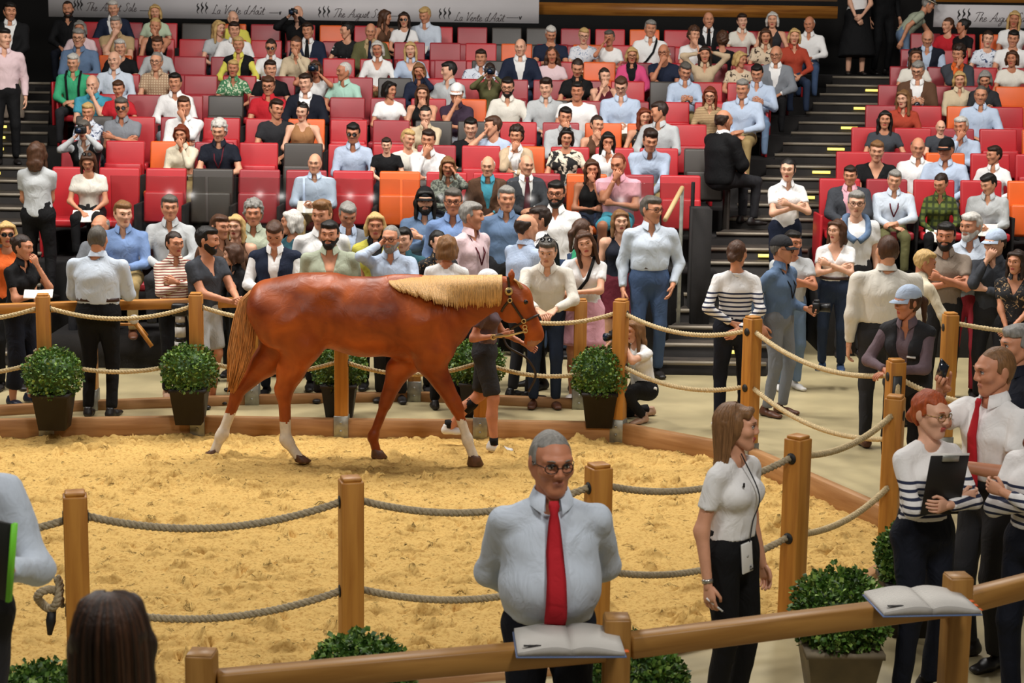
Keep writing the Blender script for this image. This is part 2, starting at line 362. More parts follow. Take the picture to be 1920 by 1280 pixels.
def beard_tpl(h):
    if ('beard', h) in HAIRS: return HAIRS['beard', h]
    P, S = head_prims(False); P = [list(p) for p in P[1:3]]+[list(p) for p in P if p[0] == 'c' and abs(p[1][0]) > .05]
    P = [tuple(p[:3]+[p[3]+.006, p[4]+.006]+p[5:]) for p in P]
    V, Q = field(P, h, [orb_(v3(0, -.1, -.058), (.024, .03, .008))], lambda F, X, Y, Z: np.maximum(F, np.maximum(Z+.036+.3*np.maximum(Y+.06, 0)*0-.35*np.abs(X), Y-.005)), .0012, 120)
    me = mesh('beard', V, [Q]); HAIRS['beard', h] = me; return me
def cap_tpl():
    if 'cap' in HAIRS: return HAIRS['cap']
    b = MB(); V, Q = field([orb_(v3(0, .016, .045), (.089, .11, .1), .02)], .009, (), lambda F, X, Y, Z: np.maximum(F, .04-Z-.12*Y)); b.add(V, [Q])
    a = np.linspace(-1.15, 1.15, 13); top = []; bot = []
    for k, (r, dz) in enumerate(((.0, .046), (.07, .032))):
        row = np.stack([np.sin(a)*(.083+r*.2), .016-np.cos(a)*(.1+r), np.full(13, dz)-.012*np.abs(a)**2*(k)], 1); top.append(row); bot.append(row-v3(0, 0, .005))
    R = np.stack([top[0], top[1], bot[1], bot[0], top[0]]); V, F = loft(R, False, False); b.add(V, F)
    HAIRS['cap'] = b.mesh('cap'); return HAIRS['cap']
def glasses_tpl(dark, up=False):
    k = 'g%d%d' % (dark, up)
    if k in HAIRS: return HAIRS[k]
    b = MB(); t = np.linspace(0, 2*PI, 17)
    for s in (-1, 1):
        c = v3(s*.033, -.103, .008); yb = np.abs(np.cos(t))*0
        ring = np.stack([c[0]+.025*np.cos(t), c[1]+.012*(s*np.cos(t)+1)*.5, c[2]+.019*np.sin(t)], 1)
        b.add(*tube(ring, .0022 if not dark else .003, 5, False))
        if dark: b.add(np.vstack([ring[:-1], ring[:-1]+v3(0, .002, 0)]), [np.stack([np.arange(16), (np.arange(16)+1) % 16, np.full(16, 8)], 1)])
        b.add(*tube([(s*.057, -.094, .014), (s*.078, -.04, .014), (s*.083, .015, .012)], .002, 5))
    b.add(*tube([(-.01, -.106, .012), (0, -.109, .014), (.01, -.106, .012)], .002, 5))
    me = b.mesh('glasses'); HAIRS[k] = me; return me
def shoe_tpl():
    if 'shoe' in HAIRS: return HAIRS['shoe']
    P = [ell_(v3(0, .05, .035), v3(0, -.06, .03), .034, .03, v3(1, 0, 0), 1.05, 1.3, .03), ell_(v3(0, -.06, .028), v3(0, -.16, .022), .03, .02, v3(1, 0, 0), 1.3, 1.9, .03), cap_(v3(0, .035, .05), v3(0, .03, .09), .036, .034, .03)]
    V, Q = field(P, .011, (), lambda F, X, Y, Z: np.maximum(F, np.maximum(-Z, Z-.1))); c = V[Q].mean(1)[:, 2] < .014
    HAIRS['shoe'] = mesh('shoe', V, [Q[~c], Q[c]], [0, 1]); return HAIRS['shoe']

# ------------------------------------------------------------------ people: colours and poses
CLR = dict(white='E9E8E6', offwhite='DDD8CC', cream='D8CDB4', ltblue='B4C3D8', paleblue='C6D0DC', blue='7690BC', denim='5F7592', navy='1C2438', dknavy='141824', black='0F0F11', grey='7C8086', dkgrey='3B3E44', charcoal='2A2A2D', ltgrey='B4B7B8', pink='DDA4B0', palepink='DDC3C6', hotpink='D34D7C', red='B8222C', rust='A6402C', orange='E0662A', green='3FA878', mint='A9CFBE', ltgreen='BCCBAE', olive='5E5C3A', khaki='9A8458', teal='2D5560', turquoise='4AA0B8', yellow='D8CF5A', brown='5A3E2C', tan='B59A72', beige='C6AF90', taupe='8A7C6E', sage='A9B09A', purple='3A2C3C', burgundy='5A1A26', mauve='6B5A60', bronze='9A6E48', paletan='CDBB9C', jeans='3E5170', ltjeans='6C829E', dkjeans='28344A', redtrouser='B23844')
CW = dict(ltblue='light blue', paleblue='pale blue', offwhite='off-white', dknavy='dark navy', dkgrey='dark grey', ltgrey='light grey', palepink='pale pink', hotpink='bright pink', ltgreen='light green', paletan='pale tan', dkjeans='dark denim', jeans='blue denim', ltjeans='light denim', redtrouser='red')
PAT = dict(breton=('stripe', 'E6E4E2', '1C2440', 'navy and white striped', 8, .66, 1.25), bretonr=('stripe', 'E8DCC8', '8A3A34', 'cream and red striped', 12, .66, 99), plaid=('check', 'C9B394', 'A58468', 'beige checked', 9, .35), greenplaid=('check', '5F6B26', '2E3A16', 'green checked', 4, .35), dots=('dots', '0F0F12', 'E8E6E0', 'white dotted black', 13, .2), zebra=('leaf', 'E0D2BC', '141212', 'black and cream patterned', 9, .5), greenfl=('leaf', '3E7A50', 'D0D6B8', 'green floral', 22, .56), darkfl=('leaf', '17171A', 'B09068', 'black floral', 22, .62), bluepr=('leaf', 'D8DEE8', '38466A', 'white and blue printed', 18, .58), whitefl=('leaf', 'DADCE2', '8898B0', 'white floral', 26, .6), beigepr=('leaf', 'D2BEA2', '3A2A20', 'beige and black printed', 12, .6), greypr=('leaf', '4E524C', '8E9488', 'grey patterned', 26, .5), stripb=('stripe', 'BDC8D8', '93A2BC', 'blue striped', 40, .5, 99), tanstr=('stripe', 'C0A47C', '8E7250', 'tan striped', 14, .5, 99), bluck=('check', 'B6C4D8', '98A9C4', 'light blue checked', 26, .3))
SKIN = ['D69C7C', 'C98B6A', 'BF7E5E', 'DDA98C', 'B06E50']
HCOL = dict(k='17130F', d='2C1D14', b='4A2F1E', l='7C5836', y='C2A067', g='85827C', w='C4C0B8', r='6E3018', o='A0481E', s='58534C')
def folds(nt, b):
    tc = nd(nt, 'ShaderNodeTexCoord'); mp = nd(nt, 'ShaderNodeMapping'); nt.links.new(tc.outputs['Object'], mp.inputs[0]); mp.inputs['Scale'].default_value = (1.2, 1.2, .75); mp.inputs['Rotation'].default_value = (.3, .5, 0)
    n1 = nd(nt, 'ShaderNodeTexNoise', Scale=7.5, Detail=3.0, Distortion=1.6); nt.links.new(mp.outputs[0], n1.inputs['Vector'])
    bp = nd(nt, 'ShaderNodeBump', Strength=.32, Distance=.045); nt.links.new(n1.outputs['Fac'], bp.inputs['Height']); nt.links.new(bp.outputs[0], b.inputs['Normal'])
def clothmat(name, c):
    if name in MATS: return MATS[name]
    m = mat(name, c, .82, var=.04, vscale=3, spec=.25); folds(m.node_tree, m.node_tree.nodes['Principled BSDF']); return m
def cloth(n):
    if n in PAT:
        p = PAT[n]; new = 'cloth_'+n not in MATS; m_ = patmat('cloth_'+n, p[0], p[1], p[2], (p[6] if len(p) > 6 and p[6] < 50 else None), p[4], p[5])
        if new: folds(m_.node_tree, m_.node_tree.nodes['Principled BSDF'])
        return m_
    return clothmat('cloth_'+n, CLR[n])
def cword(n): return PAT[n][3] if n in PAT else CW.get(n, n)
def skinm(i): return mat('skin_%d' % i, SKIN[i], .5, bump=.05, bscale=60, var=.07, vscale=14, spec=.4)
def hairm(c): return mat('hair_'+c, HCOL[c], .5, bump=.5, bscale=26, var=.22, vscale=20, stretch=(4, 4, .6), spec=.35)
# hand targets in torso frame (across, forward, up from shoulder line); pole = elbow direction; palm = palm normal
HP = dict(lap=((.07, .24, -.37), (1.3, -.3, -.4), (0, 0, -1), .5), lapc=((.03, .26, -.34), (1.3, -.2, -.4), (0, -.4, -1), .6), chin=((.03, .17, .05), (.45, .3, -.9), (0, -1, .2), 1.0), cheek=((.085, .12, .12), (.6, .5, -.8), (-1, -.3, 0), .5), sup=((-.03, .22, -.24), (.8, .1, -.7), (0, -1, -.3), .8),
          cross=((-.045, .2, -.19), (.9, .1, -.7), (0, -1, 0), .6), phone=((.05, .3, -.2), (.7, -.1, -.8), (-.6, -.6, .3), .8), cam=((.075, .2, .16), (.8, .3, -.7), (-1, -.2, 0), .9), knee=((.12, .42, -.36), (.8, -.1, -.5), (0, -.3, -1), .4), clasp=((.03, .36, -.36), (.9, 0, -.4), (-1, 0, 0), .8), hang=((.25, .03, -.55), (.3, -1, .2), (-1, 0, 0), .45), back=((.03, -.17, -.40), (1, -.15, 0), (0, 1, 0), .6), pocket=((.2, .1, -.5), (.7, -.8, 0), (-1, 0, 0), .3), rail=((.17, .38, -.33), (.9, -.2, -.4), (0, 0, -1), .5), hold=((.08, .3, -.3), (.7, -.4, -.7), (-.8, 0, .5), 1.0), front=((.03, .2, -.5), (.9, -.4, 0), (0, -1, 0), .6), ear=((.1, .08, .13), (.7, .4, -.6), (-1, 0, .2), 1.1), hair=((.1, .03, .22), (1, .2, .3), (-1, -.3, 0), .4), reach=((.15, .55, -.12), (.5, -.2, -.8), (0, 0, -1), .5), point=((.1, .26, .12), (.5, .1, -1), (-.5, .9, 0), 1.2), write=((.05, .28, -.38), (.8, -.2, -.5), (-.3, -.3, -1), .9), behindseat=((.4, -.1, -.12), (.5, -.6, -.5), (0, -1, 0), .4))
POSE = dict(lap=('lap', 'lap', 2, 'hands in lap'), lapc=('lapc', 'lapc', 4, 'hands clasped'), chinl=('chin', 'sup', 6, 'hand at chin'), chinr=('sup', 'chin', 6, 'hand at chin'), cheekl=('cheek', 'sup', 6, 'cheek on hand'), cheekr=('sup', 'cheek', 6, 'cheek on hand'), cheeks=('cheek', 'cheek', 8, 'face between hands'), cross=('cross', 'cross', 0, 'arms crossed'), phone=('phone', 'phone', 6, 'holding a phone'), cam=('cam', 'cam', 4, 'camera raised'), knees=('clasp', 'clasp', 26, 'leaning on knees'), hang=('hang', 'hang', 0, 'arms hanging'), back=('back', 'back', -2, 'hands behind back'), pocket=('hang', 'pocket', 0, 'hand in pocket'), rail=('rail', 'rail', 22, 'leaning forward on the rail'), write=('write', 'write', 8, 'writing'), hold=('hold', 'hold', 4, 'holding a booklet'), front=('front', 'front', 0, 'hands together in front'), earl=('ear', 'lapc', 2, 'phone at ear'), hair=('hair', 'hair', 0, 'hands in hair'), read=('hold', 'hold', 8, 'reading'), lean=('lap', 'lap', 20, 'leaning forward'), reach=('hang', 'reach', 38, 'bending and reaching'), walk=('hang', 'hang', 2, 'walking'))
def ik(S, T, l1, l2, pole):
    d = T-S; L = np.linalg.norm(d); m = l1+l2-.004
    if L > m: T = S+d/L*m; d = T-S; L = m
    L = max(L, .06); u = d/L; a = (l1*l1-l2*l2+L*L)/(2*L); h = math.sqrt(max(0, l1*l1-a*a)); p = pole-u*pole.dot(u)
    return S+u*a+nrm(p)*h, T
def strands(J, hc, end, n=170, seed=1, ph0=.9):
    """loose hair strands over the hair shell of a person close to the camera"""
    r = np.random.RandomState(seed); b = MB()
    for i in range(n):
        ph = r.uniform(ph0, 2*PI-ph0); sx, cy = math.sin(ph), math.cos(ph); k = r.uniform(.98, 1.05); e = end*r.uniform(.86, 1.04)
        P = [v3(sx*.012, .012-cy*.015, .136), v3(sx*.055*k, .018-cy*.066*k, .118), v3(sx*.088*k, .02-cy*.106*k, .045), v3(sx*.098*k, .03-cy*.085*k, end*.35), v3((sx+r.uniform(-.1, .1))*.105*k, .052-cy*.055*k, end*.7), v3((sx+r.uniform(-.15, .15))*.105*k, .06-cy*.045*k, e)]
        b.add(*tube(cr(P, 3), np.interp(np.arange(16), [0, 3, 12, 15], [.003, .006, .0055, .0015]), 5), int(r.randint(0, 2)))
    o = obj('hair_strands', b.mesh('strands'), [hairm(hc), hairm({'l': 'l', 'd': 'b', 'r': 'b', 'o': 'r', 'b': 'l'}.get(hc, hc))], J['root'], Matrix(J['HM'].tolist())); o['kind'] = 'stuff'
HP['tuckh'] = ((.24, .34, -.24), (.1, -.9, -.5), (-1, 0, .2), 1.0); POSE['holdt'] = ('hold', 'tuckh', 2, 'holding a folder'); POSE['raise'] = ('point', 'hold', 2, 'raising a phone')
PEOPLE = []
def person(px, py, Y, floor, sex='m', hair='sh', hc='d', top='L', tc='white', leg='trousers', lc='charcoal', pose='lap', face=0, look=(0, 8, 0), res='f', skin=None, label='', group=None, ex='', sit=False, seat_h=.46, H=None, feet=None, hands=None, belly=0, lean=None, stride=0, shoes='dark', build=1.0, hem=None, dz=0, wr=None, crouch=False):
    ex = ex.split() if ex else []; rnd = random.Random(zlib.crc32((label+str(px)).encode())); fem = sex == 'f'
    hx_ = {'f': .031, 'm': .02, 'n': .0115}[res]; hh = {'f': .0118, 'm': .0095, 'n': .0048}[res]; hl_ = {'f': .045 if (sit and 'feet' not in ex) else .032, 'm': .027, 'n': .017}[res]; hk_ = {'f': .031, 'm': .0255, 'n': .0125}[res]
    ha, hb, ln, _ = POSE[pose]; ln = ln if lean is None else lean
    R = v3(1, 0, 0); a = math.radians(ln); F = v3(0, -math.cos(a), -math.sin(a)); U = v3(0, -math.sin(a), math.cos(a))
    zp = seat_h+.11 if sit else (.36 if crouch else .95); P = v3(0, 0, zp); sw = (.163 if fem else .188)*build
    L1, L2, L3 = P+U*.16, P+U*.295, P+U*.365; NB = P+U*.50; SCn = P+U*.43; SHn = P+U*.392
    J = dict(P=P, U=U, F=F, R=R, NB=NB, L1=L1, L2=L2, L3=L3, S={}, E={}, W={}, hand={})
    yaw, pit, til = [math.radians(x) for x in look]; hR = np.array(Matrix.Rotation(yaw, 3, 'Z') @ Matrix.Rotation(pit+a*.45, 3, 'X') @ Matrix.Rotation(til, 3, 'Y'))
    hs = (.96 if fem else 1.0)*(1.0+rnd.uniform(-.02, .03)); HCn = NB+U*.022+nrm(U+v3(0, -.25, 1))*.1
    HM = np.eye(4); HM[:3, :3] = hR*hs; HM[:3, 3] = HCn; J['HM'] = HM
    # ---- placement: head top under the given pixel at depth Y
    topl = HCn+v3(0, 0, .128*hs); tgt = at_y(px, py, Y); rz = math.radians(face)
    if sit:
        g = min(1.06, max(1.0 if not fem else .95, (tgt.z-floor)/topl[2])) if H is None else H/1.75
        if 'feet' in ex: g = min(1.06, max(.92, (tgt.z-floor)/topl[2]))
        zo = tgt.z-topl[2]*g
        zo = max(floor-.25, min(floor+.2, zo))
    else: g = (tgt.z-floor)/topl[2] if H is None else H/1.75; zo = floor if H is None else tgt.z-topl[2]*g
    c, s = math.cos(rz), math.sin(rz); loc = (tgt.x-g*(c*topl[0]-s*topl[1]), tgt.y-g*(s*topl[0]+c*topl[1]), zo+dz)
    root = empty('person', loc, rz, g); J['root'] = root; J['M'] = Matrix.Translation(loc) @ Matrix.Rotation(rz, 4, 'Z') @ Matrix.Diagonal((g, g, g, 1))
    # ---- arms
    ov = hands or {}
    for sd, key in ((-1, ha), (1, hb)):
        t, pole, palm, curl = HP[key]
        if sd in ov: t = ov[sd]
        wob = v3(rnd.uniform(-.02, .02), rnd.uniform(-.02, .02), rnd.uniform(-.02, .02)) if res != 'n' else v3(0, 0, 0)
        S = SHn+R*sd*sw; T = SCn+R*sd*t[0]+F*t[1]+U*t[2]+wob
        if key in ('cross', 'lapc', 'clasp', 'front', 'back', 'sup'): T = T+U*.025*sd+F*(.03*sd if key == 'cross' else 0)
        po = R*sd*pole[0]+F*pole[1]+U*pole[2]; E, W = ik(S, T, .28, .25, po)
        y = nrm(W-E); pn = R*sd*palm[0]+F*palm[1]+U*palm[2]
        if key in ('lap', 'knee', 'rail', 'write'): y = nrm(y+v3(0, 0, -.25)*0+F*.3)
        if key in ('chin', 'cheek', 'ear', 'cam', 'hair'): y = nrm(y*.6+U*.5-R*sd*.35)
        if key in ('cross', 'lapc', 'clasp', 'front', 'back'): y = nrm(y-R*sd*.4)
        n = nrm(pn-y*pn.dot(y)); x = -sd*np.cross(y, n); M = np.eye(4); M[:3, 0] = x; M[:3, 1] = y; M[:3, 2] = -n; M[:3, 3] = W+y*.022
        J['S'][sd], J['E'][sd], J['W'][sd], J['hand'][sd] = S, E, W, (M, curl, sd, key)
    # ---- legs
    K, A, HJ = {}, {}, {}
    for sd in (-1, 1):
        hj = P+R*sd*.088-v3(0, 0, .03); HJ[sd] = hj
        if feet and sd in feet: ft = v3(*feet[sd])
        elif sit: ft = v3(sd*.12, -.40-rnd.uniform(0, .08), .085-(0 if seat_h < .5 else -(seat_h-.46)))
        elif crouch: ft = v3(sd*.13, -.12 if sd > 0 else .18, .085)
        else: ft = v3(sd*(.105), -stride*sd*.3+rnd.uniform(-.03, .03), .085+(.05 if stride and sd*stride < 0 else 0))
        kp = v3(sd*.12, -1, .9 if sit else (.5 if crouch else 0))
        K[sd], A[sd] = ik(hj, ft, .425, .42, kp)
    J['K'], J['A'], J['HJ'] = K, A, HJ
    # ---- torso shapes
    f_ = 1.0*build
    def torso(i, k=.04):
        if fem: T = [ell_(P-v3(0, 0, .02), L1, .115*f_+i, .092*f_+i, R, 1.42, 1.3, k), ell_(L1, L2, .092*f_+i, .102*f_+i, R, 1.3, 1.38, k), ell_(L2, L3, .1*f_+i, .06*f_+i, R, 1.38, 1.95, k)]+[orb_(L2+F*.066+R*s_*.072-U*.01, (.062+i, .058+i, .06+i), .04) for s_ in (-1, 1)]
        else: T = [ell_(P-v3(0, 0, .02), L1, .115*f_+i, .112*f_+i, R, 1.4, 1.36, k), ell_(L1, L2, .112*f_+i, .122*f_+i, R, 1.36, 1.4, k), ell_(L2, L3, .12*f_+i, .07*f_+i, R, 1.4, 2.05, k)]
        if belly: T.append(orb_(L1+F*.05-U*.02, (.14+belly+i, .1+belly+i, .14+i), .06))
        for s_ in (-1, 1): T.append(cap_(NB-U*.035, SHn+R*s_*sw*.8, .041+i, .047+i, .035))
        return T
    ks = .04 if res == 'f' else .018
    def sleeve(sd, i, upto):
        S, E, W = J['S'][sd], J['E'][sd], J['W'][sd]; w_ = .85 if fem else 1.0; o = []
        if upto <= 1:
            e = S+(E-S)*upto; o.append(cap_(S, e, (.056*w_+i)*f_, (.054*w_+i)*f_, ks, [(e, nrm(E-S))]))
        else:
            o.append(cap_(S, E, (.056*w_+i)*f_, (.047*w_+i)*f_, ks)); e = E+(W-E)*(upto-1); o.append(cap_(E, e, (.047*w_+i)*f_, (.047-.013*(upto-1))*w_+i, .03, [(e, nrm(W-E))]))
        return o
    def wedge(u0, slope, f0=0.0):
        def g_(X, Y, Z):
            x = X-P[0]; y = Y-P[1]; z = Z-P[2]; l = x*R[0]+y*R[1]+z*R[2]; fw = x*F[0]+y*F[1]+z*F[2]; u = x*U[0]+y*U[1]+z*U[2]
            return np.maximum(np.maximum(np.abs(l)-(u-u0)*slope, f0-fw), u-.56)
        return g_
    neck = cap_(NB-U*.03+F*.01, NB+U*.2, .062 if not fem else .06, .09, 0)
    nr = .056 if not fem else .047
    sk = [cap_(NB-U*.035+F*.012, HCn+hR@v3(0, .025, -.05), nr, nr, .03)]
    tt, tcs = top[0], tc.split('/'); main = cloth(tcs[0]); inner = cloth(tcs[1] if len(tcs) > 1 else 'white')
    hemu = hem if hem is not None else (.06 if 'tuck' in ex else -.05)
    def hemmed(T, u): return [tuple((list(p)+[None]*8)[:7])+([(P+U*u, -U)],) for p in T]
    wrk = {'f': .0035, 'm': .0035, 'n': .0028}[res] if wr is None else wr
    up = {'L': 1.94, 'R': 1.3, 'S': .62, 'P': .62, 'T': .6, 'N': 0, 'J': 1.9, 'V': 1.9}[tt]
    if 'short' in ex: up = .6
    subs = [neck]
    vn = {'L': (.355, .34), 'R': (.33, .34), 'S': (.36, .34), 'P': (.38, .34), 'T': None, 'N': (.33, .42), 'J': None, 'V': (.34, .3)}[tt]
    if 'vneck' in ex: vn = (.28, .5)
    if 'deepv' in ex: vn = (.17, .28)
    if 'crew' in ex or any(e.startswith('tie') for e in ex): vn = None
    if tt == 'T' and not vn: subs.append(orb_(NB+F*.05, (.075, .06, .05)))
    if vn: subs.append(wedge(vn[0], vn[1], .02))
    sk += [ell_(L2, L3, (.1 if fem else .12)*f_-.006, (.06 if fem else .07)*f_-.005, R, 1.36, 1.85, .04)]+[cap_(NB-U*.04, SHn+R*s_*sw*.8, .038, .045, .03) for s_ in (-1, 1)]
    if tt == 'N':
        T = torso(.006); T = hemmed([p for p in T if p[0] != 'c'], -.1 if sit else hemu) + [cap_(NB-U*.05+R*s_*.05, SHn+R*s_*sw*.62, .046, .045, .03) for s_ in (-1, 1)]
        for sd in (-1, 1): subs.append(orb_(J['S'][sd]+R*sd*.045, (.07, .09, .1)))
        sk += [orb_(J['S'][sd], (.055, .055, .058), .04) for sd in (-1, 1)]
    else:
        T = hemmed(torso(.008), -.1 if sit else hemu)
        for sd in (-1, 1): T += sleeve(sd, .004, up)
    V, Q = field(T, hx_, subs, None, wrk, 26)
    sh = obj('blouse' if fem and tt in 'LRN' else ('shirt' if tt in 'LRSPJV' else 't_shirt'), mesh('shirt', V, [Q]), inner if tt in 'JV' else main, root)
    J['shirt'] = sh
    if tt in 'JV':
        T = hemmed(torso(.022), -.1)
        for sd in (-1, 1): T += sleeve(sd, .014, 1.86 if tt == 'J' else .12)
        V, Q = field(T, hx_, [cap_(NB-U*.03+F*.01, NB+U*.2, .066, .1, 0), wedge(.1 if tt == 'J' else .05, .23 if tt == 'J' else .17, .01)], None, wrk*.7, 22)
        obj('jacket' if tt == 'J' else 'vest', mesh('jacket', V, [Q]), main, root)
    # ---- bare arms
    w_ = .86 if fem else 1.0
    for sd in (-1, 1):
        S, E, W = J['S'][sd], J['E'][sd], J['W'][sd]; we = W+nrm(W-E)*.03
        if up <= 1: sk += [cap_(S, E, .05*w_*f_, .041*w_*f_, .03), cap_(E, we, .043*w_*f_, .027*w_, .03)]
        elif up < 1.5: sk += [cap_(S, E, .038*w_, .036*w_, .03), cap_(E, we, .042*w_, .027*w_, .03)]
        else: sk += [cap_(S, E, .038*w_, .034*w_, .03), cap_(E, we, .034*w_, .027*w_, .03)]
    # ---- legs
    if leg == 'shorts': cutk, sl = .95, 1
    elif leg == 'skirt': cutk, sl = 0, 0
    else: cutk, sl = 2, 2
    if leg != 'none':
        if leg == 'skirt':
            mid = (K[-1]+K[1])*.5; bot = P+(mid-P)*(.9 if not 'midi' in ex else 1.5); T = [ell_(P+U*.06, P-v3(0, 0, .05), .108, .13, R, 1.35, 1.4, .04), ell_(P-v3(0, 0, .05), bot, .13, .15 if not 'midi' in ex else .2, R, 1.4, 1.5, .04, [(bot, nrm(bot-P))])]
        else:
            T = [ell_(P+U*.1, P-v3(0, 0, .03), (.105 if fem else .115)*f_, .122*f_, R, 1.38, 1.4, .04)]
            for sd in (-1, 1):
                wide = .02 if 'wide' in ex else 0
                if sl == 1:
                    e = HJ[sd]+(K[sd]-HJ[sd])*.92; T.append(cap_(HJ[sd], e, .098, .085, .04, [(e, nrm(K[sd]-HJ[sd]))]))
                else:
                    e = A[sd]+(K[sd]-A[sd])*(.0 if 'crop' not in ex else .22); T += [cap_(HJ[sd], K[sd], .096*f_, .064+wide, .04), cap_(K[sd], e, .062+wide, .05+wide*1.5, .03, [(e, nrm(A[sd]-K[sd]))])]
        pcut = lambda Fd, X, Y, Z: np.maximum(Fd, ((X-P[0])*U[0]+(Y-P[1])*U[1]+(Z-P[2])*U[2])-.115)
        V, Q = field(T, hl_, (), pcut, wrk*.8, 20); obj(leg, mesh(leg, V, [Q]), cloth(lc), root)
    if sl < 2 or 'crop' in ex:
        for sd in (-1, 1): sk += [cap_(HJ[sd], K[sd], .082, .056, .03), cap_(K[sd], K[sd]+(A[sd]-K[sd])*.4+v3(0, .02, 0), .056, .054, .03), cap_(K[sd]+(A[sd]-K[sd])*.4+v3(0, .02, 0), A[sd]-v3(0, 0, .03), .053, .036, .03)]
    # ---- body: skin, head, hands in one mesh
    b = MB(); V, Q = field(sk, hk_); b.add(V, [Q], 0)
    ht = head_tpl(fem, hh); b2 = np.concatenate(ht.V); n0 = b.n; b.V.append(xf(b2, HM).astype(np.float32)); b.F += [f+n0 for f in ht.F]; b.mi += ht.mi; b.n += len(b2)
    for sd in (-1, 1):
        M, curl, s_, key = J['hand'][sd]; t_ = hand_tpl(curl, 8 if res == 'n' else 5, key == 'point'); V = np.concatenate(t_.V); hsz = .93 if fem else 1.04
        n0 = b.n; b.V.append(xf(V*hsz, M).astype(np.float32)); b.F += [(f if s_ > 0 else f[:, ::-1])+n0 for f in t_.F]; b.mi += [0]*len(t_.F); b.n += len(V)
    si = rnd.choice([0, 1, 1, 2, 3]) if skin is None else skin
    obj('body', b.mesh('body'), [skinm(si), mat('iris_and_eye_shade', '1C130E', .25), hairm(hc if hc not in 'w' else 'g'), mat('lips_f' if fem else 'lips', 'A8483E' if fem else 'B0705A', .45), mat('eye_white', 'D8D2CC', .3)], root)
    HMm = Matrix(HM.tolist())
    if hair != 'bl' and not any(e.startswith('cap:') for e in ex) or hair in ('pn', 'lg', 'lf', 'lb', 'vl', 'wv', 'vb'): obj('hair', hair_tpl(hair, .0115 if res == 'f' else (.009 if res == 'm' else .006)), hairm(hc), root, HMm)
    elif hair != 'bl': obj('hair', hair_tpl('bd', .0095), hairm(hc), root, HMm)
    # ---- collar
    if tt in 'LRSPJV' and 'crew' not in ex:
        t = np.linspace(.42, 2*PI-.42, 15); fr = np.clip((np.abs(t-PI)/PI)**3, 0, 1)
        def ring(r, u, fu): return [NB+R*math.sin(x)*r+F*(math.cos(x)*r*.92+.012)+U*(u-.022-fu*q) for x, q in zip(t, fr)]
        rings = [ring(nr+.012, -.02, .03), ring(nr+.008, .045, .035), ring(nr+.013, .052, .04), ring(nr+.036, .0, .07)]
        V, Fq = loft(rings, False, False); V2 = V.copy(); obj('collar', mesh('collar', V, Fq), inner if tt in 'JV' else main, sh)
    for e in ex:
        if e in ('glasses', 'sun', 'sunup', 'specs'):
            M = HMm if e != 'sunup' else HMm @ Matrix.Translation((0, .035, .085)) @ Matrix.Rotation(-.5, 4, 'X')
            obj('sunglasses' if e.startswith('sun') else 'glasses', glasses_tpl(e.startswith('sun')), mat('specs_frame', '15110F', .25) if e != 'specs' else mat('gold_frame', 'A88A50', .3, 1), root, M)
        elif e == 'beard': obj('beard', beard_tpl(.0075 if res != 'n' else .0045), hairm(hc), root, HMm)
        elif e.startswith('cap:'): obj('cap', cap_tpl(), cloth(e[4:]), root, HMm)
        elif e.startswith('tie:'):
            pts = []; wd = []
            for u, w__ in ((.49, .018), (.47, .023), (.445, .016), (.40, .024), (.3, .034), (.2, .038), (.1, .042), (.05, .044), (.0, .04), (-.04, .008)):
                fr = np.interp(u, [-.05, .16, .315, .36, .40, .44, .46, .48, .5], [.118, .118, .128, .122, .105, .098, .096, .09, .08])*f_
                if belly: fr = max(fr, .05+math.sqrt(max(0, 1-((u-.14)/.18)**2))*(.108+belly))
                pts.append(P+U*u+F*(fr+.02)); wd.append(w__)
            rings = [[p-R*w__, p+F*.008-R*w__*.5, p+F*.011, p+F*.008+R*w__*.5, p+R*w__, p-F*.004] for p, w__ in zip(pts, wd)]
            V, Fq = loft(rings); obj('tie', mesh('tie', V, Fq), cloth(e[4:]), root)
        elif e.startswith('lan:') or e.startswith('strap:') or e.startswith('braces:'):
            c_ = cloth(e.split(':')[1]); fr = .135*f_
            if e[0] == 'l': L_ = [[NB+R*s_*.065+U*.0, L2+R*s_*.045+F*(fr+.012), L1+U*.02+F*(fr+.01)] for s_ in (-1, 1)]
            elif e[0] == 's': L_ = [[NB+R*.09-U*.02+F*.0, NB+R*.085-U*.06+F*.095, L2+R*.04+F*(fr+.012), L1-R*.06+F*(fr+.01), L1-R*.15-U*.08]]
            else: L_ = [[NB+R*s_*.1+U*.0, NB+R*s_*.1-U*.07+F*.1, L2+R*s_*.085+F*(fr+.008), L1+R*s_*.08+F*(fr+.008), P+R*s_*.08+F*.13] for s_ in (-1, 1)]
            for l in L_: obj('lanyard' if e[0] == 'l' else ('strap' if e[0] == 's' else 'suspender'), mesh('strap', *tube(l, .009 if e[0] == 'l' else .016, 6, flat=(F, .35))), c_, root)
        elif e == 'watch':
            W, E = J['W'][-1], J['E'][-1]; d = nrm(W-E); obj('watch', mesh('watch', *tube([W-d*.012, W+d*.008], .033*w_, 10)), mat('silver', 'B8B4AC', .3, .8), root)
        elif e == 'belt':
            t = np.arange(20)*2*PI/20; rr = [[P+U*(.085+q)+R*math.sin(x)*.172*f_+F*math.cos(x)*.122*f_ for x in t] for q in (0, .032)]; V, Fq = loft(rr, True); obj('belt', mesh('belt', V, Fq), mat('leather', '3A2016', .5), root)
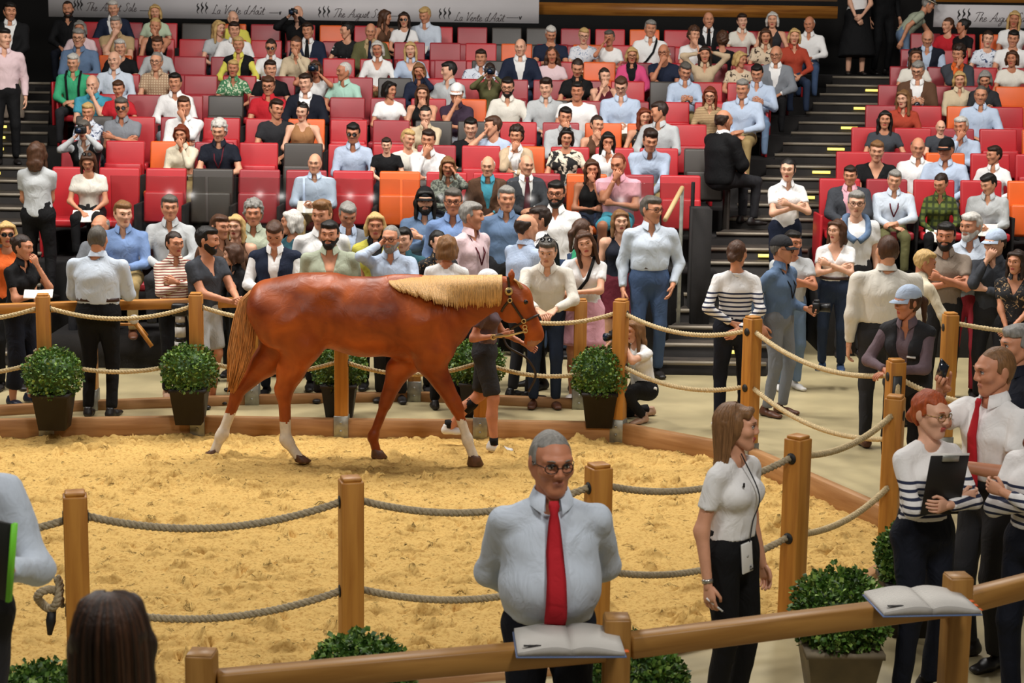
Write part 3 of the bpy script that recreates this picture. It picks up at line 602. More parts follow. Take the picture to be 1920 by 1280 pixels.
    # ---- shoes
    if not sit or 'shoes' in ex or 'feet' in ex:
        sc_ = {'dark': ('1B1716', '0E0D0D'), 'white': ('DAD8D4', 'E6E4E0'), 'brown': ('5A3420', '241610'), 'blue': ('3C5578', 'C8C8C8'), 'navyw': ('20283C', 'E0E0DE'), 'beige': ('B48E74', '6A4A38')}[shoes]
        for sd in (-1, 1):
            f = A[sd]-v3(0, 0, .085); tilt = .7 if (stride and sd*stride < 0) else 0
            obj('shoe', shoe_tpl(), [mat('shoe_'+shoes, sc_[0], .45), mat('sole_'+shoes, sc_[1], .6)], root, Matrix.Translation(f) @ Matrix.Rotation(sd*.15, 4, 'Z') @ Matrix.Rotation(-tilt*0, 4, 'X'))
    tag(root, label, 'person', group); PEOPLE.append(root); return J
def wp(J, p): return J['M'] @ Vector(p)
# ------------------------------------------------------------------ setting: ring, floor, tribune, stairs
PH = 1.30                       # ring post height above the sand
WZ = .12                        # walkway level
SEATZ = lambda r: 1.03+.25*(7-r)
ROWY = lambda r: 28.45-1.114*r
SX = lambda y: 1.49+.346*(y-18.3)      # left edge of the right-hand stairs
LX = lambda y: -5.55-.24*(y-20.6)     # right edge of the left-hand stairs
WOOD = woodmat('ring_oak', 'C28638', 'A06424', 2); WOODX = woodmat('ring_oak_long', 'C28638', 'A06424', 0)
STEEL = mat('galvanised', 'A2A49C', .45, .7, var=.15, vscale=20)
DARK = mat('dark_carpet', '1A1716', .95, bump=.2, bscale=80, var=.2)
FARP = [(-215, 553), (80, 550), (367, 548), (640, 553), (903, 556), (1165, 560), (1412, 592), (1681, 672)]
NEARP = [(1679, 740), (1497, 815), (1123, 868), (658, 893), (140, 920), (-400, 945)]
RING = [at_z(x, y, PH) for x, y in FARP+NEARP]
RC = Vector((-1.4, sum(p.y for p in RING)/len(RING), 0))
def struct(name, me, m, parent=None): o = obj(name, me, m, parent); o['kind'] = 'structure'; return o
# floor around the ring
n = len(RING); inner = [(p.x, p.y, WZ) for p in RING]; outer = []
for p in RING:
    d = Vector((p.x-RC.x, p.y-RC.y)).normalized(); t = 40
    for lim, c in ((14, d.x), (-14, d.x)):
        pass
    outer.append((RC.x+d.x*16, RC.y+d.y*16, WZ))
q = [(i, (i+1) % n, n+(i+1) % n, n+i) for i in range(n)]
FLM = mat('beige_floor', 'B3A57E', .38, bump=.05, bscale=30, var=.1, vscale=2.5, spec=.5)
struct('floor', mesh('floor', inner+outer, [np.array(q)[:, ::-1]], smooth=False), FLM)
# sand
def noise2(nx, ny, lo, hi, seed):
    r = np.random.RandomState(seed); f = np.fft.fft2(r.randn(nx, ny)); kx = np.fft.fftfreq(nx)[:, None]; ky = np.fft.fftfreq(ny)[None, :]; k = np.sqrt(kx*kx+ky*ky)
    f *= np.exp(-((np.log(k+1e-6)-np.log((lo*hi)**.5))**2)/(2*(np.log(hi/lo)/2)**2)); o = np.real(np.fft.ifft2(f)); return o/o.std()
gx0, gx1, gy0, gy1 = -5.9, 3.1, 8.6, 17.0; cs = .02; nx, ny = int((gx1-gx0)/cs), int((gy1-gy0)/cs)
Zs = .004*noise2(nx, ny, .0075, .022, 1)+.006*noise2(nx, ny, .05, .12, 2)+.0045*noise2(nx, ny, .15, .4, 3)
rs = np.random.RandomState(5); XX, YY = np.meshgrid(np.linspace(gx0, gx1, nx), np.linspace(gy0, gy1, ny), indexing='ij')
for i in range(1000):
    cx, cy = rs.uniform(gx0, gx1), rs.uniform(gy0, gy1); L = rs.uniform(.04, .13); a = rs.normal(0, .5); wd = rs.uniform(.014, .028)
    ix, iy = int((cx-gx0)/cs), int((cy-gy0)/cs); s = (slice(max(0, ix-12), ix+13), slice(max(0, iy-12), iy+13)); x = XX[s]-cx; y = YY[s]-cy
    u = x*math.cos(a)+y*math.sin(a); v = -x*math.sin(a)+y*math.cos(a)+rs.uniform(-3, 3)*u*u
    e = np.exp(-(u/L)**4); Zs[s] += e*(.06*np.exp(-((v+wd*.9)/wd)**2)-.1*np.exp(-((v-wd*.6)/wd)**2))*rs.uniform(.5, 1.3)
Zs = np.clip(Zs, -.11, .09)
ed = np.minimum(np.minimum(XX-gx0, gx1-XX), 1)
V = np.stack([XX, YY, Zs], -1).reshape(-1, 3); ii, jj = np.meshgrid(np.arange(nx-1), np.arange(ny-1), indexing='ij'); b0 = (ii*ny+jj).ravel()
def sandmat():
    m = bpy.data.materials.new('ring_sand'); m.use_nodes = True; nt = m.node_tree; b = nt.nodes['Principled BSDF']; b.inputs['Roughness'].default_value = .95; b.inputs['Specular IOR Level'].default_value = .1
    tc = nd(nt, 'ShaderNodeTexCoord'); O = tc.outputs['Object']
    n1 = nd(nt, 'ShaderNodeTexNoise', Scale=38.0, Detail=5.0, Roughness=.7); n2 = nd(nt, 'ShaderNodeTexNoise', Scale=11.0, Detail=4.0, Roughness=.6, Distortion=.5); n3 = nd(nt, 'ShaderNodeTexNoise', Scale=5.0, Detail=5.0)
    for n_ in (n1, n2, n3): nt.links.new(O, n_.inputs['Vector'])
    pit = nd(nt, 'ShaderNodeValToRGB'); nt.links.new(n2.outputs['Fac'], pit.inputs[0]); pit.color_ramp.elements[0].position = .3; pit.color_ramp.elements[1].position = .38
    r = nd(nt, 'ShaderNodeValToRGB'); nt.links.new(n1.outputs['Fac'], r.inputs[0]); r.color_ramp.elements[0].color = (*lin('AC8446'), 1); r.color_ramp.elements[0].position = .34; r.color_ramp.elements[1].color = (*lin('CEAA66'), 1); r.color_ramp.elements[1].position = .52
    nt.links.new(r.outputs[0], b.inputs['Base Color'])
    b1 = nd(nt, 'ShaderNodeBump', Strength=.3, Distance=.012); nt.links.new(n1.outputs['Fac'], b1.inputs['Height']); b2 = nd(nt, 'ShaderNodeBump', Strength=.9, Distance=.025); nt.links.new(pit.outputs[0], b2.inputs['Height']); nt.links.new(b1.outputs[0], b2.inputs['Normal']); nt.links.new(b2.outputs[0], b.inputs['Normal']); return m
SAND = sandmat()
# keep only the cells inside the ring outline
poly = [(p.x, p.y) for p in RING]; cx = (XX[:-1, :-1]+cs/2).ravel(); cy = (YY[:-1, :-1]+cs/2).ravel(); ins = np.zeros(len(cx), bool)
for (xa, ya), (xb, yb) in zip(poly, poly[1:]+poly[:1]):
    c = ((ya > cy) != (yb > cy)) & (cx < (xb-xa)*(cy-ya)/(yb-ya+1e-12)+xa); ins ^= c
Q = np.stack([b0, b0+ny, b0+ny+1, b0+1], 1)[ins]; us = np.unique(Q); rm = np.zeros(len(V), int); rm[us] = np.arange(len(us))
o = obj('sand', mesh('sand', V[us], [rm[Q]]), SAND); tag(o, 'trampled golden sand covering the floor of the sale ring', 'sand', kind='stuff')
# kerb
tr = empty('trim_1'); tr['kind'] = 'structure'
KM = woodmat('kerb_wood', 'B88A5A', '9A6A3C', 0, .6)
def beam(name, p, q, hw, z0, z1, m, parent=None, bev=.006):
    p, q = Vector(p), Vector(q); d = q-p; L = d.xy.length; a = math.atan2(d.y, d.x)
    V, F = rbox(0, L, -hw, hw, z0-p.z, z1-p.z, bev, 1); V[:, 2] += (V[:, 0]/L)*(q.z-p.z)
    return obj(name, mesh(name, V, F, smooth=False), m, parent, Matrix.Translation(p) @ Matrix.Rotation(a, 4, 'Z'))
for i in range(n):
    if i in (7,): continue
    a, b = RING[i], RING[(i+1) % n]; beam('kerb_board', (a.x, a.y, 0), (b.x, b.y, 0), .04, -.04, .165, KM, tr)
# ring posts
PB = rbox(-.06, .06, -.06, .06, .0, PH-.02, .008, 2); PCP = rbox(-.05, .05, -.05, .05, PH-.022, PH, .008, 2); PSH = rbox(-.066, .066, -.066, .066, -.02, .2, .004, 1)
MPB, MPC, MPS = mesh('timber', *PB, smooth=False), mesh('cap', *PCP, smooth=False), mesh('metal_shoe', *PSH, smooth=False)
MBL = mesh('bolt', *tube([(0, 0, 0), (0, -.012, 0)], .012, 8), smooth=False); MGR = mesh('grommet', *tube([(0, 0, 0), (0, -.004, 0)], .034, 14), smooth=False)
RUB = mat('black_rubber', '111110', .6)
ORD = ['first', 'second', 'third', 'fourth', 'fifth', 'sixth', 'seventh', 'eighth', 'ninth', 'tenth', 'eleventh', 'twelfth', 'thirteenth', 'fourteenth', 'fifteenth', 'sixteenth', 'seventeenth', 'eighteenth', 'nineteenth', 'twentieth', 'twenty-first', 'twenty-second', 'twenty-third', 'twenty-fourth', 'twenty-fifth', 'twenty-sixth', 'twenty-seventh', 'twenty-eighth', 'twenty-ninth', 'thirtieth']
def post(p, ang, label, shoe=True, h=None, base=0, ropes=(1.165, .68), name='fence_post', grp='wooden posts of the ring'):
    e = empty(name, (p[0], p[1], base), ang); s = (h or PH)/PH; S = Matrix.Diagonal((1, 1, s, 1))
    tb_ = obj('timber', MPB, WOOD, e, S); obj('cap', MPC, WOOD, e, S)
    if shoe:
        ms_ = obj('metal_shoe', MPS, STEEL, e)
        for z in (.06, .14): obj('bolt', MBL, STEEL, ms_, Matrix.Translation((0, -.066, z)))
    for z in ropes:
        for sx in (-1, 1): obj('grommet', MGR, RUB, tb_, Matrix.Translation((sx*.0605, 0, z)) @ Matrix.Rotation(sx*PI/2, 4, 'Z'))
    tag(e, label, 'post', grp); return e
PL = ['out of frame at far left', 'beside the potted shrub at far left', 'in front of the person in grey shorts', 'under the belly of the horse', 'behind the front legs of the horse', 'beside the crouching photographer', 'in front of the person in striped top seen from behind', 'under the forearms of the person in pale blue cap']
PN = ['standing right before the taller rope-slot post', 'beside the person in white T-shirt with phone on hip', 'right behind the person with red tie', 'left of the person with red tie', 'with knotted rope end at near left', 'out of frame at near left']
for i, (p, t) in enumerate(zip(RING, PL+PN)):
    a, b = RING[i-1], RING[(i+1) % n]; d = b-a; ang = math.atan2(d.y, d.x)
    ang = (ang+PI/4) % (PI/2)-PI/4
    post(p, ang, 'square oak ring post '+t, i not in (7, 8))
# ropes
ROPE = mat('hemp_rope', 'C9B48A', .9, bump=.6, bscale=150, var=.2, vscale=60); ROPEG = mat('hemp_rope_grey', 'A8997C', .9, bump=.6, bscale=150, var=.2, vscale=60)
def rope(p, q, sag, label, r=.021, m=None, pitch=.085, grp='ropes of the ring', pts=None):
    p, q = np.array(p, float), np.array(q, float)
    if pts is None:
        L = np.linalg.norm(q-p); k = max(8, int(L/.014)); t = np.linspace(0, 1, k); C = p+(q-p)*t[:, None]; C[:, 2] -= 4*sag*t*(1-t)
    else: C = np.array(pts, float); k = len(C); L = np.linalg.norm(np.diff(C, axis=0), axis=1).sum(); t = np.linspace(0, 1, k)
    T = np.gradient(C, axis=0); T /= np.linalg.norm(T, axis=1)[:, None]; N = np.cross(T, [0, 0, 1.0]) + (1e-6, 0, 0); N /= np.linalg.norm(N, axis=1)[:, None]; B = np.cross(T, N)
    e = empty('rope', C[0])
    for s in range(3):
        a = 2*PI*(t*L/pitch)+s*2*PI/3; V, F = tube(C-C[0]+r*.52*(np.cos(a)[:, None]*N+np.sin(a)[:, None]*B), r*.56, 6)
        obj('strand', mesh('strand', V, F), m or ROPE, e)
    tag(e, label, 'rope', grp); return e
def rspan(a, b, lab, sag=.1, m=None, za=(1.165, .68), zb=None):
    zb = zb or za; d = (b-a).normalized()*.06
    for nm, z0, z1 in (('upper', za[0], zb[0]), ('lower', za[1], zb[1])):
        rope((a.x+d.x, a.y+d.y, z0), (b.x-d.x, b.y-d.y, z1), sag, f'{nm} twisted rope span {lab}', m=m)
FL = ['at far left beyond the leftmost post', 'before the person in black trousers seen from behind', 'running behind the horse tail', 'behind the belly of the horse', 'right behind the horse head', 'before the bottom of the right stairs', 'before the person in big white shirt seen from behind']
for i in range(7): rspan(RING[i], RING[i+1], FL[i], sag=(.1 if i != 6 else .12))
NL = ['between the tall corner post and the person in white T-shirt', 'between the person with red tie and the person in white T-shirt', 'left of the red tie, behind shoulder', 'across the near left of the sand', 'at the near left corner']
for i in range(5):
    rspan(RING[8+i], RING[9+i], NL[i], sag=(.1 if i else .07), m=(ROPEG if i >= 1 else ROPE)) if i < 4 else rope((RING[12].x, RING[12].y, 1.165), (RING[13].x, RING[13].y, 1.165), .1, 'upper grey rope leaving the frame at near left', m=ROPEG)
# knotted rope ends
def knot(c, r, lab, tape):
    t = np.linspace(0, 2*PI*1.15, 60); pts = [(c[0]+r*1.0*math.cos(x)-r*.2, c[1]+.03*math.sin(2*x), c[2]+r*1.25*math.sin(x)+.012*x) for x in t]
    e = rope(None, None, 0, lab, pts=pts, r=.022, m=ROPEG, grp='knotted rope ends')
    if tape: V, F = tube([(r*-.7, -.01, -.015), (r*-.75, -.03, -.07), (r*-.9, -.03, -.14)], [.022, .026, .012], 8); obj('tape_end', mesh('tape', V, F), RUB, e)
p = at_d(96, 1140, RING[12].y*1.0); knot((RING[12].x-.13, RING[12].y-.02, .70), .055, 'knotted grey rope end with black tape on near left post', True)
knot((RING[1].x-.1, RING[1].y-.02, .66), .04, 'small knotted rope end on far left post', False)
# gate side on the right: slot post details, exit post and its ropes
ex = at_z(1783, 585, PH); post(ex, .1, 'square oak post held by hand of person in cream shirt at far right', True)
hid = at_z(1872, 705, PH); post(hid, .3, 'square oak post hidden behind the person raising a phone', True)
rope((RING[7].x+.05, RING[7].y, 1.14), (hid.x, hid.y, 1.1), .05, 'rope running right from the slotted corner post')
er = at_z(2080, 600, PH); post(er, .1, 'square oak post beyond the right edge of the view', True); rope((ex.x+.06, ex.y, 1.2), (er.x, er.y, 1.18), .04, 'rope leaving to the right past the red trousers')
e = empty('rope_loop', (RING[7].x, RING[7].y-.075, .86)); obj('strand', mesh('strand', *tube([(0, 0, 0), (0, -.012, .1), (0, -.012, .2), (0, 0, .3)], .022, 8)), ROPE, e); obj('slot', mesh('slot', *tube([(0, .012, -.02), (0, .008, .32)], [.034, .034], 12)), RUB, e)
tag(e, 'pale rope threaded through the slot of the tall corner post', 'rope')
# outer fence on the far walkway
OF = [at_z(-130, 785, WZ), at_z(172, 768, WZ), at_z(474, 757, WZ), at_z(777, 751, WZ), at_z(1085, 765, WZ)]
tr2 = empty('trim_2'); tr2['kind'] = 'structure'
OL = ['off frame left', 'behind the person in black trousers seen from behind', 'behind the horse tail', 'behind the horse chest', 'beside the person in pink skirt']
for i, p in enumerate(OF):
    if i: post(p, 0, 'outer rail oak post '+OL[i], True, 1.06, WZ, (), 'rail_post', 'posts of the outer rail')
    if i < 4:
        q = OF[i+1]; o = beam('rail', (p.x, p.y, 0), (q.x, q.y, 0), .045, 1.06, 1.15, WOODX); tag(o, 'outer oak top rail '+['behind person in black dress', 'behind person in black trousers', 'behind horse rump', 'behind horse neck'][i], 'rail', 'top rails of the outer fence')
        beam('kerb_board', (p.x, p.y, WZ), (q.x, q.y, WZ), .04, WZ-.02, WZ+.09, KM, tr2)
# tribune platforms
def xpx(px, py, y): return at_y(px, py, y).x
ENDL = [92, 92, 94, 96, 100, 104, 108, 116]; ENDY = [50, 82, 112, 148, 186, 230, 276, 330]
for r in range(8):
    y1 = ROWY(r)+.16; y0 = ROWY(r)-.96 if r < 7 else 19.6; xl, xr = LX(ROWY(r)), SX(ROWY(r))
    V, F = box(xl, xr, y0, y1+.02, 0, SEATZ(r)); struct('floor', mesh('tier', V, F, smooth=False), DARK)
RBY = -.15
for r in range(8):
    y1 = ROWY(r)+.16+RBY; y0 = ROWY(r)-.96+RBY if r < 7 else 19.6; xl = SX(ROWY(r))+1.2
    V, F = box(xl, 14, y0, y1+.02, 0, SEATZ(r)); struct('floor', mesh('tier', V, F, smooth=False), DARK)
# seats
def seat_meshes():
    b = MB(); V, F = rbox(-.238, .238, -.03, .05, .38, 1.02, .022, 3); V[:, 1] += .12*np.clip((V[:, 2]-.4)/.62, 0, 1)+.35*(V[:, 0]**2)*-1; back = mesh('backrest', V, F)
    V, F = rbox(-.232, .232, -.16, -.06, .40, .76, .03, 3); V[:, 1] += .07*np.clip((V[:, 2]-.4)/.4, 0, 1); up = mesh('seat_pan', V, F)
    V, F = rbox(-.232, .232, -.45, -.02, .36, .455, .03, 3); dn = mesh('seat_pan', V, F)
    V, F = rbox(-.018, .018, -.38, .1, .0, .63, .012, 2); arm = mesh('armrest', V, F); return back, up, dn, arm
SB, SU, SD, SA = seat_meshes()
SCOL = dict(R=mat('seat_red', 'B5222A', .42, var=.06, vscale=3), D=mat('seat_maroon', '9A2A32', .42, var=.06, vscale=3), O=mat('seat_orange', 'E0601E', .42, var=.06, vscale=3), K=mat('seat_charcoal', '3E3833', .45, var=.06, vscale=3))
SNAME = dict(R='red', D='dark red', O='orange', K='charcoal grey')
X0 = [857, 805, 814, 1000, 617, 617, 864, 709]; XP = [63, 65, 67, 70, 73, 78, 82, 86]
SEEN = ["95O 180R 257D 355K 500D 590R 635O 690R 820R 884D 947K 1004K 1071D 1135R 1192O 1262R 1545R", "95O 170R 365R 508R 770D 833D 899R 964O 1260D", "107R 190O 285R 367D 590D 643R 843D 912K 1050R 1119O 1210D", "100R 362D 430R 560R 680O 695D 1000D 1130D 1213R 1350R 1500R", "125O 230R 412K 648D 705D 820R 890O 985D 1480R", "105O 145K 280R 415R 470R 595O 650R 728D 830K 880K 965R 1100R 1170O 1302R 1440R", "240R 300O 480R 567K 690R 740R 899R 1000O 1090R 1260R", "150R 258R 370K 470D 545D 660R 745O 830R 890R 1010D 1330R"]
SEENR = ["1855O", "1735D 1800R", "1755D 1840R 1880R", "1800K 1860D 1910O", "1770R 1830O 1890R", "1750R 1845R 1905R", "1600R 1745O 1830R 1905R", "1640D 1715R 1810R 1900O"]
ROWN = ['top', 'second', 'third', 'fourth', 'fifth', 'sixth', 'seventh', 'front']
SRND = random.Random(3); SEATS = []
OCC = {}          # (block, row) -> list of person x
def build_row(r, xs, yrow, seen, side, block):
    occ = OCC.get((block, r), [])
    cols = {}
    for x in xs: cols[x] = SRND.choice('RRRRDDDOK')
    for s in seen.split():
        pxx, c = float(s[:-1]), s[-1]; X = xpx(pxx, ENDY[r], yrow); k = min(xs, key=lambda x: abs(x-X)); cols[k] = c
    for i, x in enumerate(xs):
        full = any(abs(x-o) < .29 for o in occ); c = SCOL[cols[x]]
        e = empty('seat', (x, yrow, SEATZ(r))); obj('backrest', SB, c, e); obj('seat_pan', SD if full else SU, c, e); obj('armrest', SA, DARK if i else c, e, Matrix.Translation((-.275, 0, 0)))
        if i == len(xs)-1: obj('armrest', SA, c, e, Matrix.Translation((.275, 0, 0)))
        tag(e, f"{SNAME[cols[x]]} {'occupied' if full else 'empty tip-up'} seat, {ORD[i]} from left in {ROWN[r]} row {side}", 'seat', 'auditorium seats')
        SEATS.append(e)
def build_seats():
    for r in range(8):
        y = ROWY(r); xa = xpx(X0[r]+XP[r]/2-3, ENDY[r], y); xl, xr = LX(y)+.02, SX(y)-.02
        k0 = math.ceil((xl+.28-xa)/.55); k1 = math.floor((xr-.28-xa)/.55); build_row(r, [xa+.55*k for k in range(k0, k1+1)], y, SEEN[r], 'of main block', 'c')
        y = ROWY(r)+RBY; xl = SX(ROWY(r))+1.2+.3; xr = xpx(1985, ENDY[r], y); m = int((xr-xl)/.55)+1
        build_row(r, [xl+.55*k for k in range(m)], y, SEENR[r], 'right of stairs', 'r')
# stairs
NOSE = mat('step_nosing', '8C8272', .5, .2); TREAD = mat('step_tread', '3A322A', .8, var=.25, vscale=8, bump=.15); GLOW = mat('step_light', 'FFDE6A', .5, emit=1.6); RIS = mat('step_riser', '1E1A17', .85, var=.2)
def stairs(name, xl, wd, top, lights, lx):
    e = empty(name); e['kind'] = 'structure'; lv = [(18.3+.31*i, WZ+.14*(i+1)) for i in range(7)]; y, z = lv[-1][0]+.31, lv[-1][1]
    while z < top-.02: z += .125; lv.append((y, z)); y += .557
    lv.append((y, z))
    for i in range(len(lv)-1):
        (ya, z), yb = lv[i], lv[i+1][0]+.03; a0, a1 = xl(ya), xl(yb)
        V = np.array([[a0, ya, 0], [a0+wd, ya, 0], [a1+wd, yb, 0], [a1, yb, 0], [a0, ya, z], [a0+wd, ya, z], [a1+wd, yb, z], [a1, yb, z]])
        st_ = obj('step', mesh('step', V, [BOXF[[0, 2, 3, 4, 5]], BOXF[[1]]], [0, 1], False), [RIS, TREAD], e)
        V, F = box(a0, a0+wd, ya-.012, ya+.045, z-.03, z+.006); obj('nosing', mesh('nosing', V, F, smooth=False), NOSE, st_)
        if i in lights:
            c = a0+lx*wd; V, F = box(c-.12, c+.12, ya-.016, ya+.004, z-.095, z-.06); obj('step_light', mesh('step_light', V, F, smooth=False), GLOW, st_)
    return y, z
SY, SZ = stairs('stairs_right', SX, 1.2, 3.1, range(1, 30, 2), .62)
stairs('stairs_left', lambda y: LX(y)-1.1, 1.1, 2.85, range(0, 18), .35)
V, F = box(SX(SY)-.6, SX(SY)+2.2, SY-.05, 31, SZ-.2, SZ); struct('floor', mesh('landing', V, F, smooth=False), DARK)
# back wall, parapet, banners
V, F = box(-16, 16, 32, 32.2, 0, 9); struct('wall_back', mesh('wall', V, F, smooth=False), mat('black_wall', '0E0C0B', .9))
V, F = box(-16, -11.5, 15, 32, 0, 9); struct('wall_left', mesh('wall', V, F, smooth=False), mat('black_wall', '0E0C0B', .9))
PAR = woodmat('parapet_wood', 'A26A2A', '7C4A1A', 0, .4)
def slab(name, a, b, y, th, m, kind='structure'):
    p, q = at_y(a[0], a[1], y), at_y(b[0], b[1], y); V, F = box(p.x, q.x, y, y+th, q.z, p.z); return struct(name, mesh(name, V, F, smooth=False), m) if kind else (p, q, V, F)
slab('trim_3', (1010, 4), (1570, 35), 29.8, .15, PAR)
slab('trim_4', (95, -40), (1010, 8), 30.0, .15, PAR)
slab('trim_5', (1750, -30), (2100, 8), 29.7, .15, PAR)
slab('wall_parapet', (1010, -30), (1570, 3), 29.95, .1, mat('tan_wall', '8A6A4A', .8))
BANM = mat('banner_cloth', 'CFCBCC', .7, var=.03, vscale=2); INK = mat('banner_ink', '1A1616', .7)
GL = dict(T=(1.5, [[(0, 1.9), (.5, 2.25), (1.7, 2.3)], [(1.0, 2.25), (.75, 1.1), (.55, .2), (.2, 0)]]), h=(1.0, [[(0, .1), (.25, 1.6), (.4, 2.2), (.2, 1.6), (.1, 0), (.3, .8), (.6, 1), (.62, .3), (.8, 0), (1, .2)]]), e=(.85, [[(0, .3), (.5, .7), (.4, 1), (.1, .8), (.1, .2), (.4, 0), (.85, .3)]]),
          A=(1.6, [[(-.1, .1), (.2, .1), (.8, 1.3), (1.3, 2.3), (1.25, 1), (1.3, 0)], [(.3, .8), (1.3, .85)]]), u=(.9, [[(0, 1), (0, .2), (.3, 0), (.6, .5), (.65, 1), (.65, .2), (.9, .1)]]), g=(.9, [[(.6, .9), (.2, 1), (0, .5), (.2, .05), (.55, .4), (.65, 1), (.6, -.5), (.2, -1.1), (0, -.7), (.9, .2)]]), s=(.75, [[(0, .1), (.4, 1.05), (.55, .5), (.4, 0), (.1, .1), (.75, .2)]]),
          t=(.65, [[(0, .5), (.3, 1.8), (.2, .3), (.4, 0), (.65, .2)], [(0, 1.25), (.6, 1.3)]]), S=(1.4, [[(1.2, 1.9), (.8, 2.3), (.4, 1.8), (.8, 1.1), (.7, .2), (.2, 0), (-.1, .3)]]), a=(.85, [[(.6, .9), (.2, 1), (0, .5), (.2, 0), (.5, .3), (.6, 1), (.6, .2), (.85, .1)]]), l=(.6, [[(0, .2), (.35, 1.9), (.25, 2.2), (.12, .4), (.35, 0), (.6, .2)]]), L=(1.3, [[(.9, 1.9), (.6, 2.3), (.4, 1.2), (.3, .2), (.0, .1), (.5, .2), (1.2, 0)]]),
          V=(1.2, [[(0, 1.9), (.25, 2.2), (.4, 0), (.9, 1.6), (1.4, 2.3)]]), n=(.85, [[(0, 0), (.05, 1), (.12, .6), (.5, 1), (.55, .2), (.85, .1)]]), d=(.9, [[(.6, .9), (.2, 1), (0, .5), (.2, 0), (.55, .4), (.8, 2.2), (.62, .3), (.9, .1)]]), o=(.75, [[(.4, 1), (0, .5), (.3, 0), (.6, .5), (.4, 1), (.75, .8)]]))
GL["'"] = (.3, [[(.1, 2.2), (.05, 1.8)]]); GL['U'] = (.9, GL['u'][1]+[[(.1, 1.5), (.35, 1.8), (.6, 1.5)]]); GL[' '] = (.8, [])
def cr(P, k=5):
    P = np.array(P, float); P = np.vstack([2*P[0]-P[1], P, 2*P[-1]-P[-2]]); o = []
    for i in range(1, len(P)-2):
        for t in np.arange(k)/k: o.append(.5*((2*P[i])+(P[i+1]-P[i-1])*t+(2*P[i-1]-5*P[i]+4*P[i+1]-P[i+2])*t*t+(3*P[i]-P[i-1]-3*P[i+1]+P[i+2])*t**3))
    o.append(P[-2]); return np.array(o)
def banner(a, b, y, label, items):
    p, q = at_y(*a, y), at_y(*b, y); e = empty('banner', ((p.x+q.x)/2, y, q.z)); V, F = box(p.x-e.location.x, q.x-e.location.x, 0, .012, 0, p.z-q.z); obj('cloth', mesh('cloth', V, F, smooth=False), BANM, e)
    for kind, px0, px1, py in items:
        s = at_y(px0, py, y)-e.location; wd = at_y(px1, py, y).x-at_y(px0, py, y).x; b_ = MB()
        if kind == '#':
            for k in range(3):
                x = wd*(k+.3)/3; h = .2-.02*(k == 0); P = [(x+.01, -.006, 0), (x-.008, -.006, h*.25), (x+.018, -.006, h*.5), (x-.004, -.006, h*.72), (x+.016, -.006, h*.95)]; b_.add(*tube(cr(P), np.interp(np.arange(len(cr(P))), [0, 6, 10, 14, 20], [.004, .009, .02, .012, .004]), 6, flat=((0, 1, 0), .25)))
            obj('emblem', b_.mesh('emblem'), INK, e, Matrix.Translation((s.x, 0, s.z-.1)))
        elif kind == '-':
            b_.add(*tube([(0, -.005, 0), (wd*.8, -.005, 0)], .004, 5)); b_.add(*tube(cr([(wd*.86, -.005, .02), (wd*.9, -.005, -.025), (wd*.95, -.005, .0), (wd, -.005, .025)]), .008, 5, flat=((0, 1, 0), .3))); obj('flourish', b_.mesh('flourish'), INK, e, Matrix.Translation((s.x, 0, s.z)))
        else:
            tot = sum(GL[c][0] for c in kind); u = wd/tot; x = 0
            for c in kind:
                for st in GL[c][1]: b_.add(*tube([((x+gx+.3*gy)*u, -.005, gy*u*1.0) for gx, gy in cr(st, 4)], .0048, 5, flat=((0, 1, 0), .4)))
                x += GL[c][0]
            obj('lettering', b_.mesh('lettering'), mat('banner_script', '4A4040', .7), e, Matrix.Translation((s.x, 0, s.z-.07)))
    tag(e, label, 'banner')
banner((90, -14), (1010, 44), 29.6, 'long white banner with script lettering above the top row', [('#', 138, 156, 8), ('The August Sale', 160, 256, 12), ('-', 262, 285, 20), ('#', 368, 392, 14), ("La Vente d'AoUt", 397, 495, 18), ('-', 505, 527, 24), ('#', 596, 621, 21), ('The August Sale', 624, 722, 24), ('-', 728, 750, 30), ('#', 822, 848, 24), ("La Vente d'AoUt", 852, 945, 31), ('-', 950, 978, 33)])
banner((1752, 8), (2010, 54), 29.4, 'short white banner with script lettering at upper right', [('#', 1794, 1822, 26), ('The August Sale', 1825, 1932, 32)])
# glass balustrade in front of the front row
def glassmat():
    m = bpy.data.materials.new('balustrade_glass'); m.use_nodes = True; nt = m.node_tree; nt.nodes.clear(); o = nd(nt, 'ShaderNodeOutputMaterial'); mx = nd(nt, 'ShaderNodeMixShader'); t = nd(nt, 'ShaderNodeBsdfTransparent'); g = nd(nt, 'ShaderNodeBsdfGlossy'); f = nd(nt, 'ShaderNodeFresnel', IOR=1.5)
    t.inputs[0].default_value = (.86, .86, .84, 1); g.inputs[1].default_value = .16; nt.links.new(f.outputs[0], mx.inputs[0]); nt.links.new(t.outputs[0], mx.inputs[1]); nt.links.new(g.outputs[0], mx.inputs[2]); nt.links.new(mx.outputs[0], o.inputs[0]); return m
GLS = glassmat()
gxl, gxr = xpx(205, 330, 19.5), xpx(1300, 335, 19.5); k = 6
e = empty('glass_balustrade', ((gxl+gxr)/2, 19.5, 1.1)); gw = (gxr-gxl)/k
for i in range(k):
    V, F = rbox(gxl+gw*i+.015-e.location.x, gxl+gw*(i+1)-.015-e.location.x, -.006, .006, .02, .95, .002, 1); obj('glass_pane', mesh('pane', V, F, smooth=False), GLS, e)
    V, F = box(gxl+gw*i+.1-e.location.x, gxl+gw*i+.16-e.location.x, -.03, .03, -.06, .08); obj('clamp', mesh('clamp', V, F, smooth=False), DARK, e)
V, F = rbox(gxr-e.location.x-.02, gxr-e.location.x+.02, -.02, .02, -.9, .97, .004, 1); obj('end_post', mesh('end_post', V, F, smooth=False), mat('black_metal', '161514', .4, .5), e)
